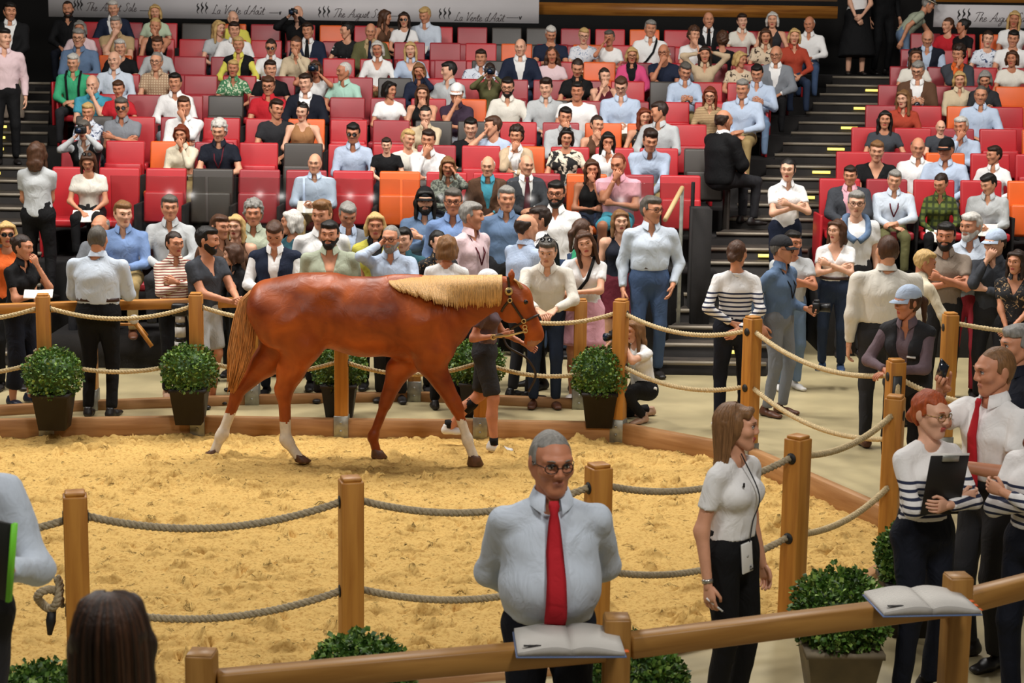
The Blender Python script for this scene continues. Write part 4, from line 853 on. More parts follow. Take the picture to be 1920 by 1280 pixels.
tag(e, 'clear glass balustrade in front of the front row of seats', 'balustrade')
# handrail at the foot of the stairs
a, b = at_y(1247, 412, 18.3), at_y(1279, 352, 19.1); e = empty('handrail', (b.x, b.y, WZ)); L = e.location
obj('grip', mesh('grip', *tube([Vector(a)-L, Vector(b)-L], .026, 10)), mat('pale_wood', 'C8A878', .5), e)
V, F = rbox(-.02, .02, -.02, .02, 0, b.z-L.z, .004, 1); obj('upright', mesh('upright', V, F, smooth=False), STEEL, e)
tag(e, 'short wooden handrail on steel upright at the stair foot', 'handrail')
V, F = box(xpx(1295, 400, 19.4), xpx(1330, 400, 19.4), 19.1, 19.55, WZ, 1.8); struct('wall_stair', mesh('stair_wall', V, F, smooth=False), DARK)
# front barrier near the camera
FBZ = 1.22; FB = [at_z(378, 1222, FBZ), at_z(1157, 1155, FBZ), at_z(1797, 1078, FBZ)]
FB.append(FB[2]+(FB[2]-FB[1])*.72+Vector((.0, .35, 0)))
FB[0].z = FB[1].z = 0
FL2 = ['at lower left', 'beside the open catalogue before the red tie', 'beside the open catalogue with orange tabs', 'beyond the right edge of the view']
NW = woodmat('barrier_oak', 'A87A3C', '8A5E26', 2); NWX = woodmat('barrier_oak_long', 'A87A3C', '8A5E26', 0)
for i in range(4):
    p = FB[i]; e = empty('barrier_post', (p.x, p.y, WZ), -.06+.1*i); V, F = rbox(-.055, .055, -.055, .055, 0, FBZ-WZ, .01, 2); obj('timber', mesh('timber', V, F, smooth=False), NW, e); V, F = rbox(-.05, .05, -.05, .05, FBZ-WZ-.004, FBZ-WZ+.004, .003, 1); obj('top_face', mesh('top', V, F, smooth=False), NW, e)
    tag(e, 'front barrier oak post '+FL2[i], 'post', 'posts of the front barrier')
    if i == 3: break
    q = FB[i+1]; d = (q-p); d.z = 0; d.normalize(); o = beam('barrier_rail', (p.x+d.x*.055, p.y+d.y*.055, 0), (q.x-d.x*.055, q.y-d.y*.055, 0), .045, 1.04, 1.135, NWX, bev=.007)
    tag(o, 'front barrier oak rail '+['at lower left', 'before the person in white T-shirt', 'at lower right'][i], 'rail', 'rails of the front barrier')
# ------------------------------------------------------------------ the horse
Yh = at_z(640, 864, 0).y
def hp(px, py, dy=0): return np.array(at_y(px, py, Yh+dy))
PX = (at_y(641, 600, Yh)-at_y(640, 600, Yh)).x          # metres per pixel at the horse
LY = v3(0, 1, 0)
def he(a, b, ra, rb, qa, qb, k=.08, dy=0, dyb=None): return ell_(hp(*a, dy), hp(*b, dy if dyb is None else dyb), ra*PX, rb*PX, LY, qa, qb, k)
def hc_(a, b, ra, rb, dy, dyb=None, k=.05): return cap_(hp(*a, dy), hp(*b, dy if dyb is None else dyb), ra*PX, rb*PX, k)
HB = [he((512, 576), (560, 580), 48, 62, .95, .95), he((560, 580), (680, 597), 62, 68, .95, .92), he((680, 597), (775, 598), 68, 74, .92, .82), he((775, 598), (825, 607), 74, 54, .8, .9),
      he((805, 585), (868, 566), 62, 46, .5, .45, .1), he((868, 566), (932, 549), 46, 31, .42, .45, .06),
      he((742, 546), (785, 541), 26, 19, .5, .5, .1), he((600, 563), (750, 565), 42, 42, .8, .7, .1), he((500, 550), (620, 545), 22, 30, 1.4, 1.5, .1),
      # head
      he((948, 545), (968, 560), 27, 29, .6, .62, .04), he((968, 560), (1002, 622), 27, 16.5, .62, .78, .05), he((953, 566), (957, 583), 26, 23, .5, .5, .03), he((1000, 622), (1006, 630), 17, 14, .8, .75, .03), hc_((990, 640), (1000, 642), 8, 8, 0, k=.03)]
for s in (-1, 1):
    HB += [hc_((790, 605), (812, 655), 52, 36, s*.12, s*.13, .08), hc_((540, 605), (567, 645), 50, 34, s*.14, s*.15, .08), hc_((500, 585), (515, 620), 34, 32, s*.12, s*.12, .08), orb_(hp(612, 553, s*.19), (.06, .04, .05), .08), orb_(hp(982, 566, s*.075), (.03, .022, .022), .03),
           hc_((957, 527), (959, 515), 6, 6.5, s*.05, s*.06, .02), hc_((959, 515), (960, 503), 6.5, 1.5, s*.06, s*.062, .01)]
nf = -.13; ff = .12
HB += [hc_((812, 655), (806, 676), 38, 27, nf, k=.06), hc_((806, 676), (850, 752), 26, 13.5, nf), hc_((850, 752), (858, 768), 14.5, 13, nf, k=.02), hc_((858, 768), (876, 822), 9.5, 8.5, nf, k=.02), hc_((876, 822), (877, 827), 11, 11, nf, k=.02), hc_((877, 827), (888, 856), 8.5, 9.5, nf, k=.02),
       hc_((790, 650), (748, 692), 40, 23, ff, k=.06), hc_((748, 692), (727, 744), 22, 13, ff), hc_((727, 744), (722, 758), 13.5, 12.5, ff, k=.02), hc_((722, 758), (701, 815), 9.5, 8.5, ff, k=.02), hc_((701, 815), (699, 820), 11, 11, ff, k=.02), hc_((699, 820), (706, 846), 8.5, 9, ff, k=.02),
       hc_((567, 645), (545, 695), 38, 25, nf, k=.06), hc_((545, 695), (533, 733), 24, 17, nf), hc_((530, 728), (533, 745), 16, 14, nf, k=.02), hc_((533, 745), (536, 820), 12, 10, nf, k=.02), hc_((536, 823), (540, 829), 13, 12.5, nf, k=.02), hc_((540, 829), (559, 856), 9.5, 9, nf, k=.02),
       hc_((540, 630), (500, 678), 42, 27, ff, k=.06), hc_((500, 678), (448, 730), 25, 14, ff), hc_((446, 728), (443, 745), 15, 12.5, ff, k=.02), hc_((443, 745), (419, 808), 11, 9.5, ff, k=.02), hc_((418, 812), (414, 818), 12.5, 12, ff, k=.02), hc_((414, 818), (402, 846), 9, 9, ff, k=.02)]
HS = [orb_(hp(1013, 629, s*.052), (.016, .02, .018)) for s in (-1, 1)]
V, Q = field(HB, .0155, HS)
C = V[Q].mean(1)
def pz(py, dy): return hp(640, py, dy)[2]
mi = np.zeros(len(Q), int)
def legsel(x0, x1, side): a, b = hp(x0, 800)[0], hp(x1, 800)[0]; return (C[:, 0] > a) & (C[:, 0] < b) & ((C[:, 1] < Yh) if side < 0 else (C[:, 1] > Yh))
wav = .012*np.sin(C[:, 0]*40+C[:, 1]*55)
mi[legsel(835, 925, -1) & (C[:, 2]+wav < pz(784, nf))] = 1; mi[legsel(505, 600, -1) & (C[:, 2]+wav < pz(790, nf))] = 1; mi[legsel(370, 470, 1) & (C[:, 2]+wav < pz(776, ff))] = 1
mi[(C[:, 0] > hp(990, 600)[0]) & (C[:, 2] < pz(632, 0)) & (C[:, 2] > pz(660, 0))] = 2
fr = hp(985, 600)[0]
def coatmat():
    m = bpy.data.materials.new('chestnut_coat'); m.use_nodes = True; nt = m.node_tree; b = nt.nodes['Principled BSDF']; b.inputs['Roughness'].default_value = .42; b.inputs['Specular IOR Level'].default_value = .38
    b.inputs['Sheen Weight'].default_value = .0
    tc = nd(nt, 'ShaderNodeTexCoord'); n = nd(nt, 'ShaderNodeTexNoise', Scale=3.2, Detail=3.0, Distortion=.6); nt.links.new(tc.outputs['Object'], n.inputs['Vector']); r = nd(nt, 'ShaderNodeValToRGB'); nt.links.new(n.outputs['Fac'], r.inputs[0])
    r.color_ramp.elements[0].color = (*lin('702A08'), 1); r.color_ramp.elements[0].position = .3; r.color_ramp.elements[1].color = (*lin('B2551A'), 1); r.color_ramp.elements[1].position = .72; nt.links.new(r.outputs[0], b.inputs['Base Color'])
    n2 = nd(nt, 'ShaderNodeTexNoise', Scale=9.0, Detail=3.0, Distortion=1.0); nt.links.new(tc.outputs['Object'], n2.inputs['Vector']); bp = nd(nt, 'ShaderNodeBump', Strength=.22, Distance=.03); nt.links.new(n2.outputs['Fac'], bp.inputs['Height']); nt.links.new(bp.outputs[0], b.inputs['Normal']); return m
HO = np.array([hp(640, 864)[0], Yh, 0]); horse = empty('horse', HO)
obj('body', mesh('body', V-HO, [Q], [mi]), [coatmat(), mat('white_sock', 'D8CDBC', .7, var=.08, vscale=20), mat('muzzle_skin', '9A6A50', .55, var=.2, vscale=20)], horse)
def surf(px, py, off=.006, near=True):
    """point on the near flank of the horse behind a profile position"""
    x, _, z = hp(px, py, -.1); k = (np.abs(V[:, 0]-x) < .02) & (np.abs(V[:, 2]-z) < .02)
    y = V[k, 1].min() if k.any() else Yh; return np.array(at_y(px, py, y-off))
def hobj(name, vf, m, smooth=True): V_, F_ = vf; return obj(name, mesh(name, np.asarray(V_)-HO, F_, smooth=smooth), m, horse)
HOOF = mat('hoof_horn', '5A3A26', .5, var=.3, vscale=30)
for (a, b, dy, tip) in (((888, 852), (889, 870), nf, 4), ((706, 842), (709, 856), ff, 5), ((560, 852), (566, 863), nf, 6), ((402, 842), (397, 862), ff, -4)):
    A, B = hp(*a, dy), hp(*b, dy); B[2] = max(.012, B[2]); t = np.arange(12)*2*PI/12; R_ = []
    for p, r in ((A, .046), (A+(B-A)*.15, .05), (B, .066), (B-v3(0, 0, .008), .062)): R_.append(np.stack([p[0]+r*np.cos(t)*1.1+.01*(tip > 0)-.01*(tip < 0), p[1]+r*np.sin(t)*.95, np.full(12, p[2])+(.02*np.cos(t)*(-1 if tip > 0 else 1) if r < .055 else 0)], 1))
    hobj('hoof', loft(R_), HOOF)
# eye
hobj('eye', sphere(surf(985, 566, -.012), (.025, .014, .02), 12, 8), mat('horse_eye', '0E0806', .12))
# mane and tail
FLAX = mat('flaxen_hair', 'C99B5C', .5, var=.28, vscale=9, stretch=(14, 14, 1.2), bump=.3, bscale=30); FLAXD = mat('tail_hair', 'B87C44', .55, var=.4, vscale=10, stretch=(10, 10, .8))
mr = random.Random(11); b = MB()
for i in range(330):
    t = i/329; x = 728+t*212+mr.uniform(-1, 1); ytop = np.interp(x, [728, 765, 850, 940], [523, 518, 517, 516]); ln = np.interp(x, [728, 760, 800, 840, 935, 940], [14, 30, 42, 54, 52, 46])*(mr.uniform(.86, 1.04)+.09*math.sin(x*.45)*math.sin(x*.17)); dx = np.interp(x, [728, 790, 840, 940], [16, 14, 2, -2])+mr.uniform(-2, 2)
    P0 = hp(x, ytop+6, mr.uniform(.0, .03)); P1 = hp(x, ytop, -.012); pts = [P0, P1]
    for f in (.25, .5, .75, 1.0): pts.append(surf(x+dx*f, ytop+6+ln*f, .012+mr.uniform(0, .008)))
    b.add(*tube(pts, [.004, .008, .0095, .0095, .008, .002], 5))
o = obj('mane', mesh('mane', np.concatenate(b.V)-HO, b.F), FLAX, horse); o['kind'] = 'stuff'
b = MB()
for i in range(300):
    a = mr.uniform(0, 2*PI); rr = math.sqrt(mr.random()); L = mr.uniform(.72, 1.0); ox, oy = rr*math.cos(a), rr*math.sin(a); P_ = []
    for k, (x, y, w_) in enumerate(((494, 541, 5), (478, 547, 10), (464, 572, 17), (459, 615, 22), (454, 655, 22), (444, 700, 17), (434, 738, 9))):
        y2 = 541+(y-541)*L; P_.append(hp(x+ox*w_+math.sin(k*1.3+i)*1.2, y2, oy*w_*PX*.7))
    b.add(*tube(P_, [.006, .008, .008, .008, .007, .006, .002], 4))
o = obj('tail', mesh('tail', np.concatenate(b.V)-HO, b.F), FLAXD, horse); o['kind'] = 'stuff'
b = MB()
for i in range(60): b.add(*tube([hp(958+mr.uniform(-3, 3), 521, mr.uniform(-.02, .02)), hp(969, 527, mr.uniform(-.05, .04)), hp(978+mr.uniform(-2, 4), 540+mr.uniform(-4, 5), mr.uniform(-.075, .05))], [.007, .009, .002], 4))
o = obj('forelock', mesh('forelock', np.concatenate(b.V)-HO, b.F), FLAX, horse); o['kind'] = 'stuff'
# halter
tack = empty('halter', HO); LEA = mat('halter_leather', '2A1C14', .45); BRS = mat('brass', 'D8BC7C', .35, .6)
def strap(name, pl, r=.011, m=None, off=.008): P_ = [surf(x, y, off)-HO for x, y in pl]; return obj(name, mesh(name, *tube(cr(P_, 4), r, 6, flat=((0, 1, 0), .45))), m or LEA, tack)
strap('crown_strap', [(952, 519), (954, 532), (955, 548), (956, 562)]); strap('cheek_strap', [(957, 563), (966, 577), (976, 592), (982, 601)]); strap('throat_strap', [(955, 563), (946, 574), (940, 584)]); strap('noseband', [(982, 603), (993, 598), (1003, 593), (1010, 590)]); strap('chin_strap', [(978, 606), (965, 612), (957, 617)])
d = surf(954, 546, .012)-HO; t = np.linspace(0, 2*PI, 15); obj('brass_disc', mesh('disc', *tube([d, d+v3(0, -.01, 0)], .034, 18), smooth=False), BRS, tack); obj('disc_inset', mesh('disc', *tube([d+v3(0, -.0102, 0), d+v3(0, -.0125, 0)], .017, 14), smooth=False), LEA, tack)
for (x, y) in ((956, 563), (982, 602), (984, 613), (985, 620)):
    c_ = surf(x, y, .014)-HO; obj('brass_ring', mesh('ring', *tube([c_+v3(.017*math.cos(a), -.004, .017*math.sin(a)) for a in t], .005, 6, False)), BRS, tack)
c0 = surf(985, 621, .02)-HO; c1 = np.array(at_y(925, 632, Yh-.02))-HO; obj('bit_bar', mesh('bit_bar', *tube([c0, (c0+c1)/2+v3(0, 0, -.01), c1], [.008, .01, .009], 8)), BRS, tack); obj('brass_ring', mesh('ring', *tube([c1+v3(.02*math.cos(a), 0, .02*math.sin(a)) for a in t], .006, 6, False)), BRS, tack)
tag(tack, 'dark leather halter with brass fittings on the horse head', 'halter')
tag(horse, 'chestnut horse with flaxen mane and white socks walking in the ring', 'horse')
# handler behind the neck
hy = at_z(925, 842, 0).y
JH = person(917, 507, hy, 0, 'f', 'pn', 'd', 'P', 'mauve', 'shorts', 'charcoal', 'walk', 82, (0, 10, 0), 'm', 2, 'person in white cap and dark shorts leading the horse', None, 'cap:white tuck', shoes='white', feet={-1: (-.09, -.12, .085), 1: (.1, .34, .19)}, hands={-1: (.16, .16, -.28), 1: (.1, .36, -.36)})
K_, A_ = JH['K'][1], JH['A'][1]; dd = nrm(A_-K_); obj('knee_brace', mesh('brace', *tube([K_+dd*.09, K_+dd*.13, K_+dd*.21], [.06, .062, .056], 12)), cloth('black'), JH['root'])
for sd in (-1, 1): A_ = JH['A'][sd]; obj('sock', mesh('sock', *tube([A_+v3(0, .01, -.02), A_+v3(0, .01, .05)], [.043, .042], 10)), cloth('black'), JH['root'])
hw = wp(JH, JH['hand'][-1][0][:3, 3]); ld = empty('lead_strap', hw); P_ = [v3(*(Vector(c1+HO)-hw)), v3(0, -.03, .01), v3(.06, -.02, -.1), v3(.22, .0, -.2), v3(.3, .02, -.35), v3(.24, .02, -.5)]
obj('leather', mesh('lead', *tube(cr(P_, 6), .011, 6)), LEA, ld); tag(ld, 'brown leather lead from the bit to the handler hand', 'lead')

# ------------------------------------------------------------------ potted box shrubs
LEAF = [mat('box_leaf_a', '567A2C', .5, var=.3, vscale=9), mat('box_leaf_b', '38591F', .5, var=.3, vscale=9), mat('box_leaf_c', '84A04A', .5, var=.3, vscale=9)]
POTM = mat('pot_dark', '1E1815', .6, var=.2); POTG = mat('pot_grey', '7A6E58', .7, var=.2, vscale=5)
def shrub(p, label, R=.235, pot=None, seed=0, k=2600, ph=.3, sc=1.0):
    e = empty('potted_shrub', p); r = np.random.RandomState(seed); c = v3(0, 0, ph+R*.78)
    wt, wb = .155*sc, .115*sc; V, F = loft([[(-w_, -w_, z), (w_, -w_, z), (w_, w_, z), (-w_, w_, z)] for w_, z in ((wb, 0), (wt, ph), (wt*1.06, ph), (wt*1.06, ph+.03))], True); obj('pot', mesh('pot', V, F, smooth=False), pot or POTM, e)
    th = np.arccos(1-2*r.rand(k)); phi = r.rand(k)*2*PI; n_ = np.stack([np.sin(th)*np.cos(phi), np.sin(th)*np.sin(phi), np.cos(th)], 1); bump = 1+.1*np.sin(5*phi+seed)*np.sin(4*th)+r.randn(k)*.055
    pos = c+n_*(R*bump*(1-.3*(r.rand(k) < .35)*r.rand(k)))[:, None]*np.array([1, 1, .93]); d = n_+r.randn(k, 3)*.7; d /= np.linalg.norm(d, axis=1)[:, None]; u = np.cross(d, r.randn(k, 3)); u /= np.linalg.norm(u, axis=1)[:, None]; w2 = np.cross(d, u)
    L = (.02+.014*r.rand(k))[:, None]; W_ = L*.5; base = pos; V = np.stack([base, base+d*L*.55+u*W_, base+d*L*1.1, base+d*L*.55-u*W_, base+d*L*.55+w2*L*.18], 1).reshape(-1, 3); i5 = np.arange(k)*5
    T3 = [np.stack([i5, i5+1, i5+4], 1), np.stack([i5+1, i5+2, i5+4], 1), np.stack([i5+2, i5+3, i5+4], 1), np.stack([i5+3, i5, i5+4], 1)]; m_ = r.choice([0, 0, 1, 1, 2], k)
    o = obj('foliage', mesh('foliage', V, T3, [m_]*4, False), LEAF, e); o['kind'] = 'stuff'
    V, F = sphere(c, (R*.8, R*.75, R*.8), 14, 9); obj('dark_core', mesh('core', V, F), LEAF[1], e); tag(e, label, 'shrub', 'potted box shrubs')  # added dark ball fills the inside of the foliage
for i, (x, y, lab) in enumerate(((103, 806, 'behind the leftmost far post'), (357, 796, 'behind the second far post, before grey shorts'), (637, 786, 'under the belly of the horse'), (893, 782, 'behind the handler legs'), (1122, 802, 'beside the crouching photographer'))):
    shrub(at_z(x, y-4, WZ), 'ball-trimmed box shrub in dark pot '+lab, seed=i)
def nearshrub(x, y, lab, seed, pot=None, R=.235, sc=1.1, k=4200):
    p = at_z(x, y, WZ+.3+R*.78); shrub((p.x, p.y, WZ), 'ball-trimmed box shrub '+lab, R, pot, seed, k, .3, sc)
nearshrub(1576, 1150, 'in grey pot right of the person with phone on hip', 11, POTG, .235, 1.25); nearshrub(672, 1283, 'peeking above the front rail at lower centre', 12); nearshrub(1186, 1288, 'behind the front post below the red tie', 13); nearshrub(75, 1345, 'peeking in at the lower left corner', 14); nearshrub(1712, 1045, 'hidden behind the person with black clipboard', 15, R=.2)
# ------------------------------------------------------------------ the seated audience: x y sex hair.colour top:colour pose bodyturn headyaw extras
AUD = {
'A': """127 2 m rc.d L:black lap 0 0 beard
212 0 m sh.w J:navy/white lap 0 15 -
291 8 f bb.y T:ltgreen lap 0 0 -
437 20 m bd.w L:yellow lap 10 20 -
558 10 m bl.g L:black cam -10 -10 -
722 18 f lf.b N:brown lap 40 40 -
758 22 f lg.d T:white lapc 0 0 sun+strap:black
797 13 m sh.y L:paleblue read -15 -10 -
1329 22 m bl.d J:black/white lap 0 0 tie:black
1392 25 f sh.d S:offwhite lap 5 0 vneck
1449 22 f bb.w N:charcoal lap 0 -10 -
1518 30 m bd.w L:white lapc -10 -15 leg:jeans""",
'B': """150 38 f bb.g T:palepink lap 0 0 -
217 30 m sh.g S:tan chinl 0 0 -
291 33 f bn.y N:black chinr 0 0 -
410 38 f lf.y T:ltgrey lap 20 30 -
439 40 m sh.d L:white lap 0 10 -
577 42 m sh.d J:navy/white lap 0 -10 tie:black
650 42 f bn.k T:dots lap -15 -50 sunup
695 43 m bd.g J:olive/tan lap 0 0 tie:navy
1033 48 m sh.w T:navy phone 0 5 -
1095 52 f sh.y T:whitefl lapc 0 0 glasses
1143 56 f sh.s T:white cheekl 0 -15 -
1220 37 m sh.g S:white lap 0 0 strap:black
1302 50 f cu.b T:white chinr 0 15 -
1355 60 f cu.b T:black lap 180 0 -
1436 53 f lg.b S:beigepr lap 0 -5 -
1490 53 f bb.y L:rust lap 5 -10 -""",
'C': """147 53 m sh.g L:denim lapc 0 0 glasses
225 73 m sh.w T:black lap 0 15 -
295 68 f sh.b L:ltgrey lap 0 0 -
447 68 f sh.y V:black/yellow lap 0 0 -
508 73 f bn.d L:white lap 0 0 sun
555 68 f pn.b L:paletan chinr 0 0 -
708 76 f bb.w L:white lap 0 0 vneck
770 78 f lg.y L:ltblue lap 0 0 vneck+leg:jeans
902 92 m sh.d L:bluepr lap 0 0 -
976 72 m bd.d J:navy/white lap 0 -5 -
1035 88 f wv.b T:palepink lap 0 0 -
1185 88 f bb.y J:hotpink/black lap 0 0 glasses
1245 82 m bd.g T:navy chinl -10 -10 glasses
1322 86 f lg.d L:beige hair 0 0 -
1388 96 f bb.y T:beigepr lap 15 30 -
1456 85 m bl.w J:grey/white lap -10 -15 glasses""",
'D': """137 100 m sh.w L:green lapc 0 0 braces:black
214 95 m bd.w L:paleblue lap 0 0 -
293 97 m cr.g S:plaid lapc 0 0 glasses+leg:khaki
437 112 f sh.y S:greenfl lap 0 0 -
507 112 m sh.d T:black lap 0 20 -
592 113 f lg.b T:white cam 0 -5 -
645 116 m cr.w P:mint lap -20 -40 -
786 117 f lg.l L:navy cheekr 0 5 leg:jeans
842 115 m sh.k S:ltgrey lap -25 -45 -
918 118 f pn.d L:olive cam 0 -10 -
1083 110 f bn.d S:black phone 0 0 -
1134 127 f pn.d N:burgundy chinl 0 10 -
1285 116 m sh.s L:ltblue phone 0 5 -
1420 120 m sh.k L:ltblue phone -5 -10 leg:ltjeans""",
'E': """173 140 m bd.g P:turquoise chinr 0 0 -
222 150 f sh.b T:red lap 0 0 -
328 136 m sh.k L:white lap 0 0 -
503 142 m sh.b P:red lap 0 0 glasses
573 137 m sh.d J:dknavy/white lap 0 -10 -
730 152 f bb.k T:white lap 10 40 -
792 158 f lg.b N:black chinr 0 0 -
856 157 m sh.d P:purple chinl 0 -10 cap:white
952 144 m sh.k L:offwhite lap 0 0 beard+glasses
1024 147 m qf.d L:ltgrey lap 0 -15 -
1083 153 m sh.k T:white lap 0 -15 -
1165 143 m sh.b L:ltblue read 0 -5 glasses+leg:tan
1332 162 f lf.r L:tanstr lapc 0 -10 glasses
1393 148 m sh.g L:ltblue lapc -15 -10 leg:khaki+feet""",
'F': """165 192 f sh.y L:bluepr chinr 0 0 -
228 182 m sh.s P:grey cross 0 0 sun
345 180 m sh.b L:white chinr 0 10 -
518 185 m sh.d T:charcoal lap 10 20 -
567 192 f pn.k N:bronze lap 0 -15 sunup
798 198 f lb.k L:paletan chinr 0 10 -
883 220 m sh.k T:black lap 0 0 -
925 217 m sh.b T:ltblue cheekl -20 -50 -
1060 200 m sh.k L:ltgrey chinr 0 0 -
1120 216 f bn.d N:brown chinr 5 20 -
1208 202 f lg.r N:darkfl lap 5 10 -
1237 190 m sh.d L:ltgrey lap -25 -60 -""",
'G': """157 225 f sh.s V:black/ltgrey cam 0 0 -
340 233 f bb.r L:cream chinr 0 0 -
410 225 m cu.w P:dknavy lapc 0 0 lan:burgundy
662 230 m sh.k L:stripb lapc 0 0 sun+leg:jeans
725 231 m sh.d T:black lap 0 0 child
765 242 f sh.y T:offwhite lap 15 20 -
803 242 m sh.d L:white chinl 0 -5 -
968 236 f cu.d J:beige/white chinl -5 -10 -
1062 240 f bb.k T:zebra lap 0 0 sunup
1140 247 f lf.k L:white chinr 0 0 -
1220 243 m qf.d L:ltblue knees 0 5 -""",
'H': """165 283 f lg.b T:offwhite write 5 0 sunup+leg:black+feet
590 287 m bl.g L:ltblue hold 0 0 leg:khaki+feet
840 293 f lg.l L:greypr cheekr 0 5 feet
915 292 m bd.w J:brown/turquoise lap 0 0 leg:olive+feet
987 290 m bd.g J:dkgrey/white lapc 10 10 tie:burgundy+feet
1110 298 f lg.b N:black chinr 0 10 leg:dkjeans+feet
1160 287 m cr.r S:pink chinl -10 -10 legs:turquoise+feet"""}
AUDR = {
'A': """1778 33 f lb.b T:red lap -30 -30 -
1806 35 f bn.k T:black lap -60 -40 -
1903 20 f lg.y T:white lap 0 -15 -""",
'B': """1740 55 m bd.g V:dknavy/ltblue read -10 -5 -
1853 57 f pn.d T:bluepr lap 0 -10 -
1901 56 m sh.k T:white lap -5 -20 -""",
'C': """1717 92 f lg.b T:offwhite lap -5 0 sunup
1798 84 f cu.d J:dkgrey/orange chinl -10 -25 -
1899 94 f bb.b T:offwhite lapc -5 -25 -""",
'D': """1722 114 m sh.g J:brown/white phone -10 -15 glasses
1800 133 f bb.y L:paletan lap 0 -10 -
1848 132 f bb.g L:charcoal phone -5 -15 -""",
'E': """1695 168 f lf.l L:rust lap -10 -20 -
1840 160 m cr.s L:ltblue lap -5 -10 -""",
'F': """1660 207 f lf.k T:dkgrey lap -10 -5 feet
1765 213 m bl.y T:dkgrey lap 0 0 child
1803 218 m sh.w L:ltblue chinl -10 -20 -""",
'G': """1645 263 m sh.l T:black clasp -5 -5 vneck
1722 257 m bd.s P:white lap 0 -5 -
1775 260 m sh.s L:ltblue lap -15 -30 cap:black
1865 273 f sh.d L:white lap -20 -50 -""",
'H': """1595 310 m sh.d J:dkgrey/pink lapc -10 -10 leg:dkjeans+feet
1678 318 m sh.g L:paleblue lapc -5 -5 lan:burgundy+leg:olive+feet
1765 325 f bn.d L:greenplaid write -10 -25 leg:black+feet
1855 325 m sh.k L:ltgrey read -20 -35 leg:dkjeans+feet"""}
POSE['clasp'] = ('lapc', 'lapc', 10, 'hands clasped')
TOPW = dict(L='shirt', S='short-sleeved shirt', P='polo shirt', T='T-shirt', N='sleeveless top')
ROWW = ['top row', 'second row', 'third row', 'fourth row', 'fifth row', 'sixth row', 'seventh row', 'front row']
def toplabel(tt, tc):
    a = tc.split('/')
    if tt == 'J': return f'{cword(a[0])} jacket over {cword(a[1])}'
    if tt == 'V': return f'{cword(a[0])} vest over {cword(a[1])}'
    return f'{cword(a[0])} {TOPW[tt]}'
def parse(block, D, side):
    for k, rows in D.items():
        r = 'ABCDEFGH'.index(k); lines = sorted([l.split() for l in rows.split('\n')], key=lambda l: float(l[0]))
        lastx, stag = -99, 0
        for i, (x, y, sx, hr, tp, ps, bt, hyw, exs) in enumerate(lines):
            x, y, bt, hyw = float(x), float(y), float(bt), float(hyw); ex = [] if exs == '-' else exs.split('+'); st, hc = hr.split('.'); tt, tc = tp.split(':')
            rn = random.Random(int(x*7+y*13)); lg, lc = 'trousers', rn.choice(['charcoal', 'dknavy', 'dkjeans', 'khaki', 'grey', 'black'])
            for e in list(ex):
                if e.startswith('leg:'): lc = e[4:]; ex.remove(e)
                if e.startswith('legs:'): lg, lc = 'shorts', e[5:]; ex.remove(e)
            ln = POSE[ps][2]+rn.uniform(-2, 5); Y = ROWY(r)+(RBY if block == 'r' else 0)-.22-.55*math.sin(math.radians(ln)); xw = at_y(x, y, Y).x; stag = (1-stag) if xw-lastx < .44 else 0; lastx = xw; Y -= .24*stag; OCC.setdefault((block, r), []).append(at_y(x, y, Y).x)
            child = 'child' in ex; ex = [e for e in ex if e != 'child']
            lab = f"{ORD[i]} person from left in {ROWW[r]}, {side}, {toplabel(tt, tc)}"
            if len((lab+' '+POSE[ps][3]).split()) <= 16: lab += ', '+POSE[ps][3]
            gl = rn.uniform(4, 14) if ps not in ('phone', 'read', 'write') else rn.uniform(18, 26)
            J = person(x, y, Y, SEATZ(r), sx, st, hc, tt, tc, lg, lc, ps, bt, (hyw+rn.uniform(-6, 6), gl, rn.uniform(-5, 5)), 'f', None, lab, 'seated audience', ' '.join(ex), True, .46, H=1.25 if child else None, lean=ln, build=rn.uniform(.94, 1.1) if sx == 'm' else rn.uniform(.94, 1.05))
            held(J, ps, rn, x, y)
PHM = mat('phone_black', '0C0C0E', .2); PAPER = mat('paper', 'E4E0D8', .7, var=.05, vscale=30); CAMM = mat('camera_black', '131314', .4); CAMS = mat('lens_white', 'D0CEC8', .4)
PHV = rbox(-.037, .037, -.005, .005, -.075, .075, .004, 1)
def thing_phone(loc, R_, label, scr=None):
    e = empty('phone', loc); e.rotation_euler = R_; obj('case', mesh('case', *PHV, smooth=False), PHM, e); V, F = box(-.033, .033, -.0062, -.005, -.069, .069); obj('screen', mesh('screen', V, F, smooth=False), scr or mat('screen_glass', '20242C', .1), e); tag(e, label, 'phone', 'phones held by the audience'); return e
def thing_camera(loc, rz, label, s=1.0, zoom=.09, white=False):
    e = empty('camera', loc, rz, s); V, F = rbox(-.07, .07, -.03, .03, -.045, .045, .012, 2); obj('camera_body', mesh('camera_body', V, F), CAMM, e); V, F = rbox(-.03, .03, -.03, .02, .04, .065, .008, 1); obj('viewfinder', mesh('viewfinder', V, F), CAMM, e)
    obj('lens', mesh('lens', *tube([(0, -.03, 0), (0, -.03-zoom*.6, 0), (0, -.03-zoom, 0)], [.036, .036, .04], 14), smooth=True), CAMS if white else CAMM, e); obj('lens_glass', mesh('lens_glass', *tube([(0, -.03-zoom, 0), (0, -.032-zoom, 0)], .032, 14)), mat('lens_coating', '1A2A40', .05), e); tag(e, label, 'camera', 'cameras held by the audience'); return e
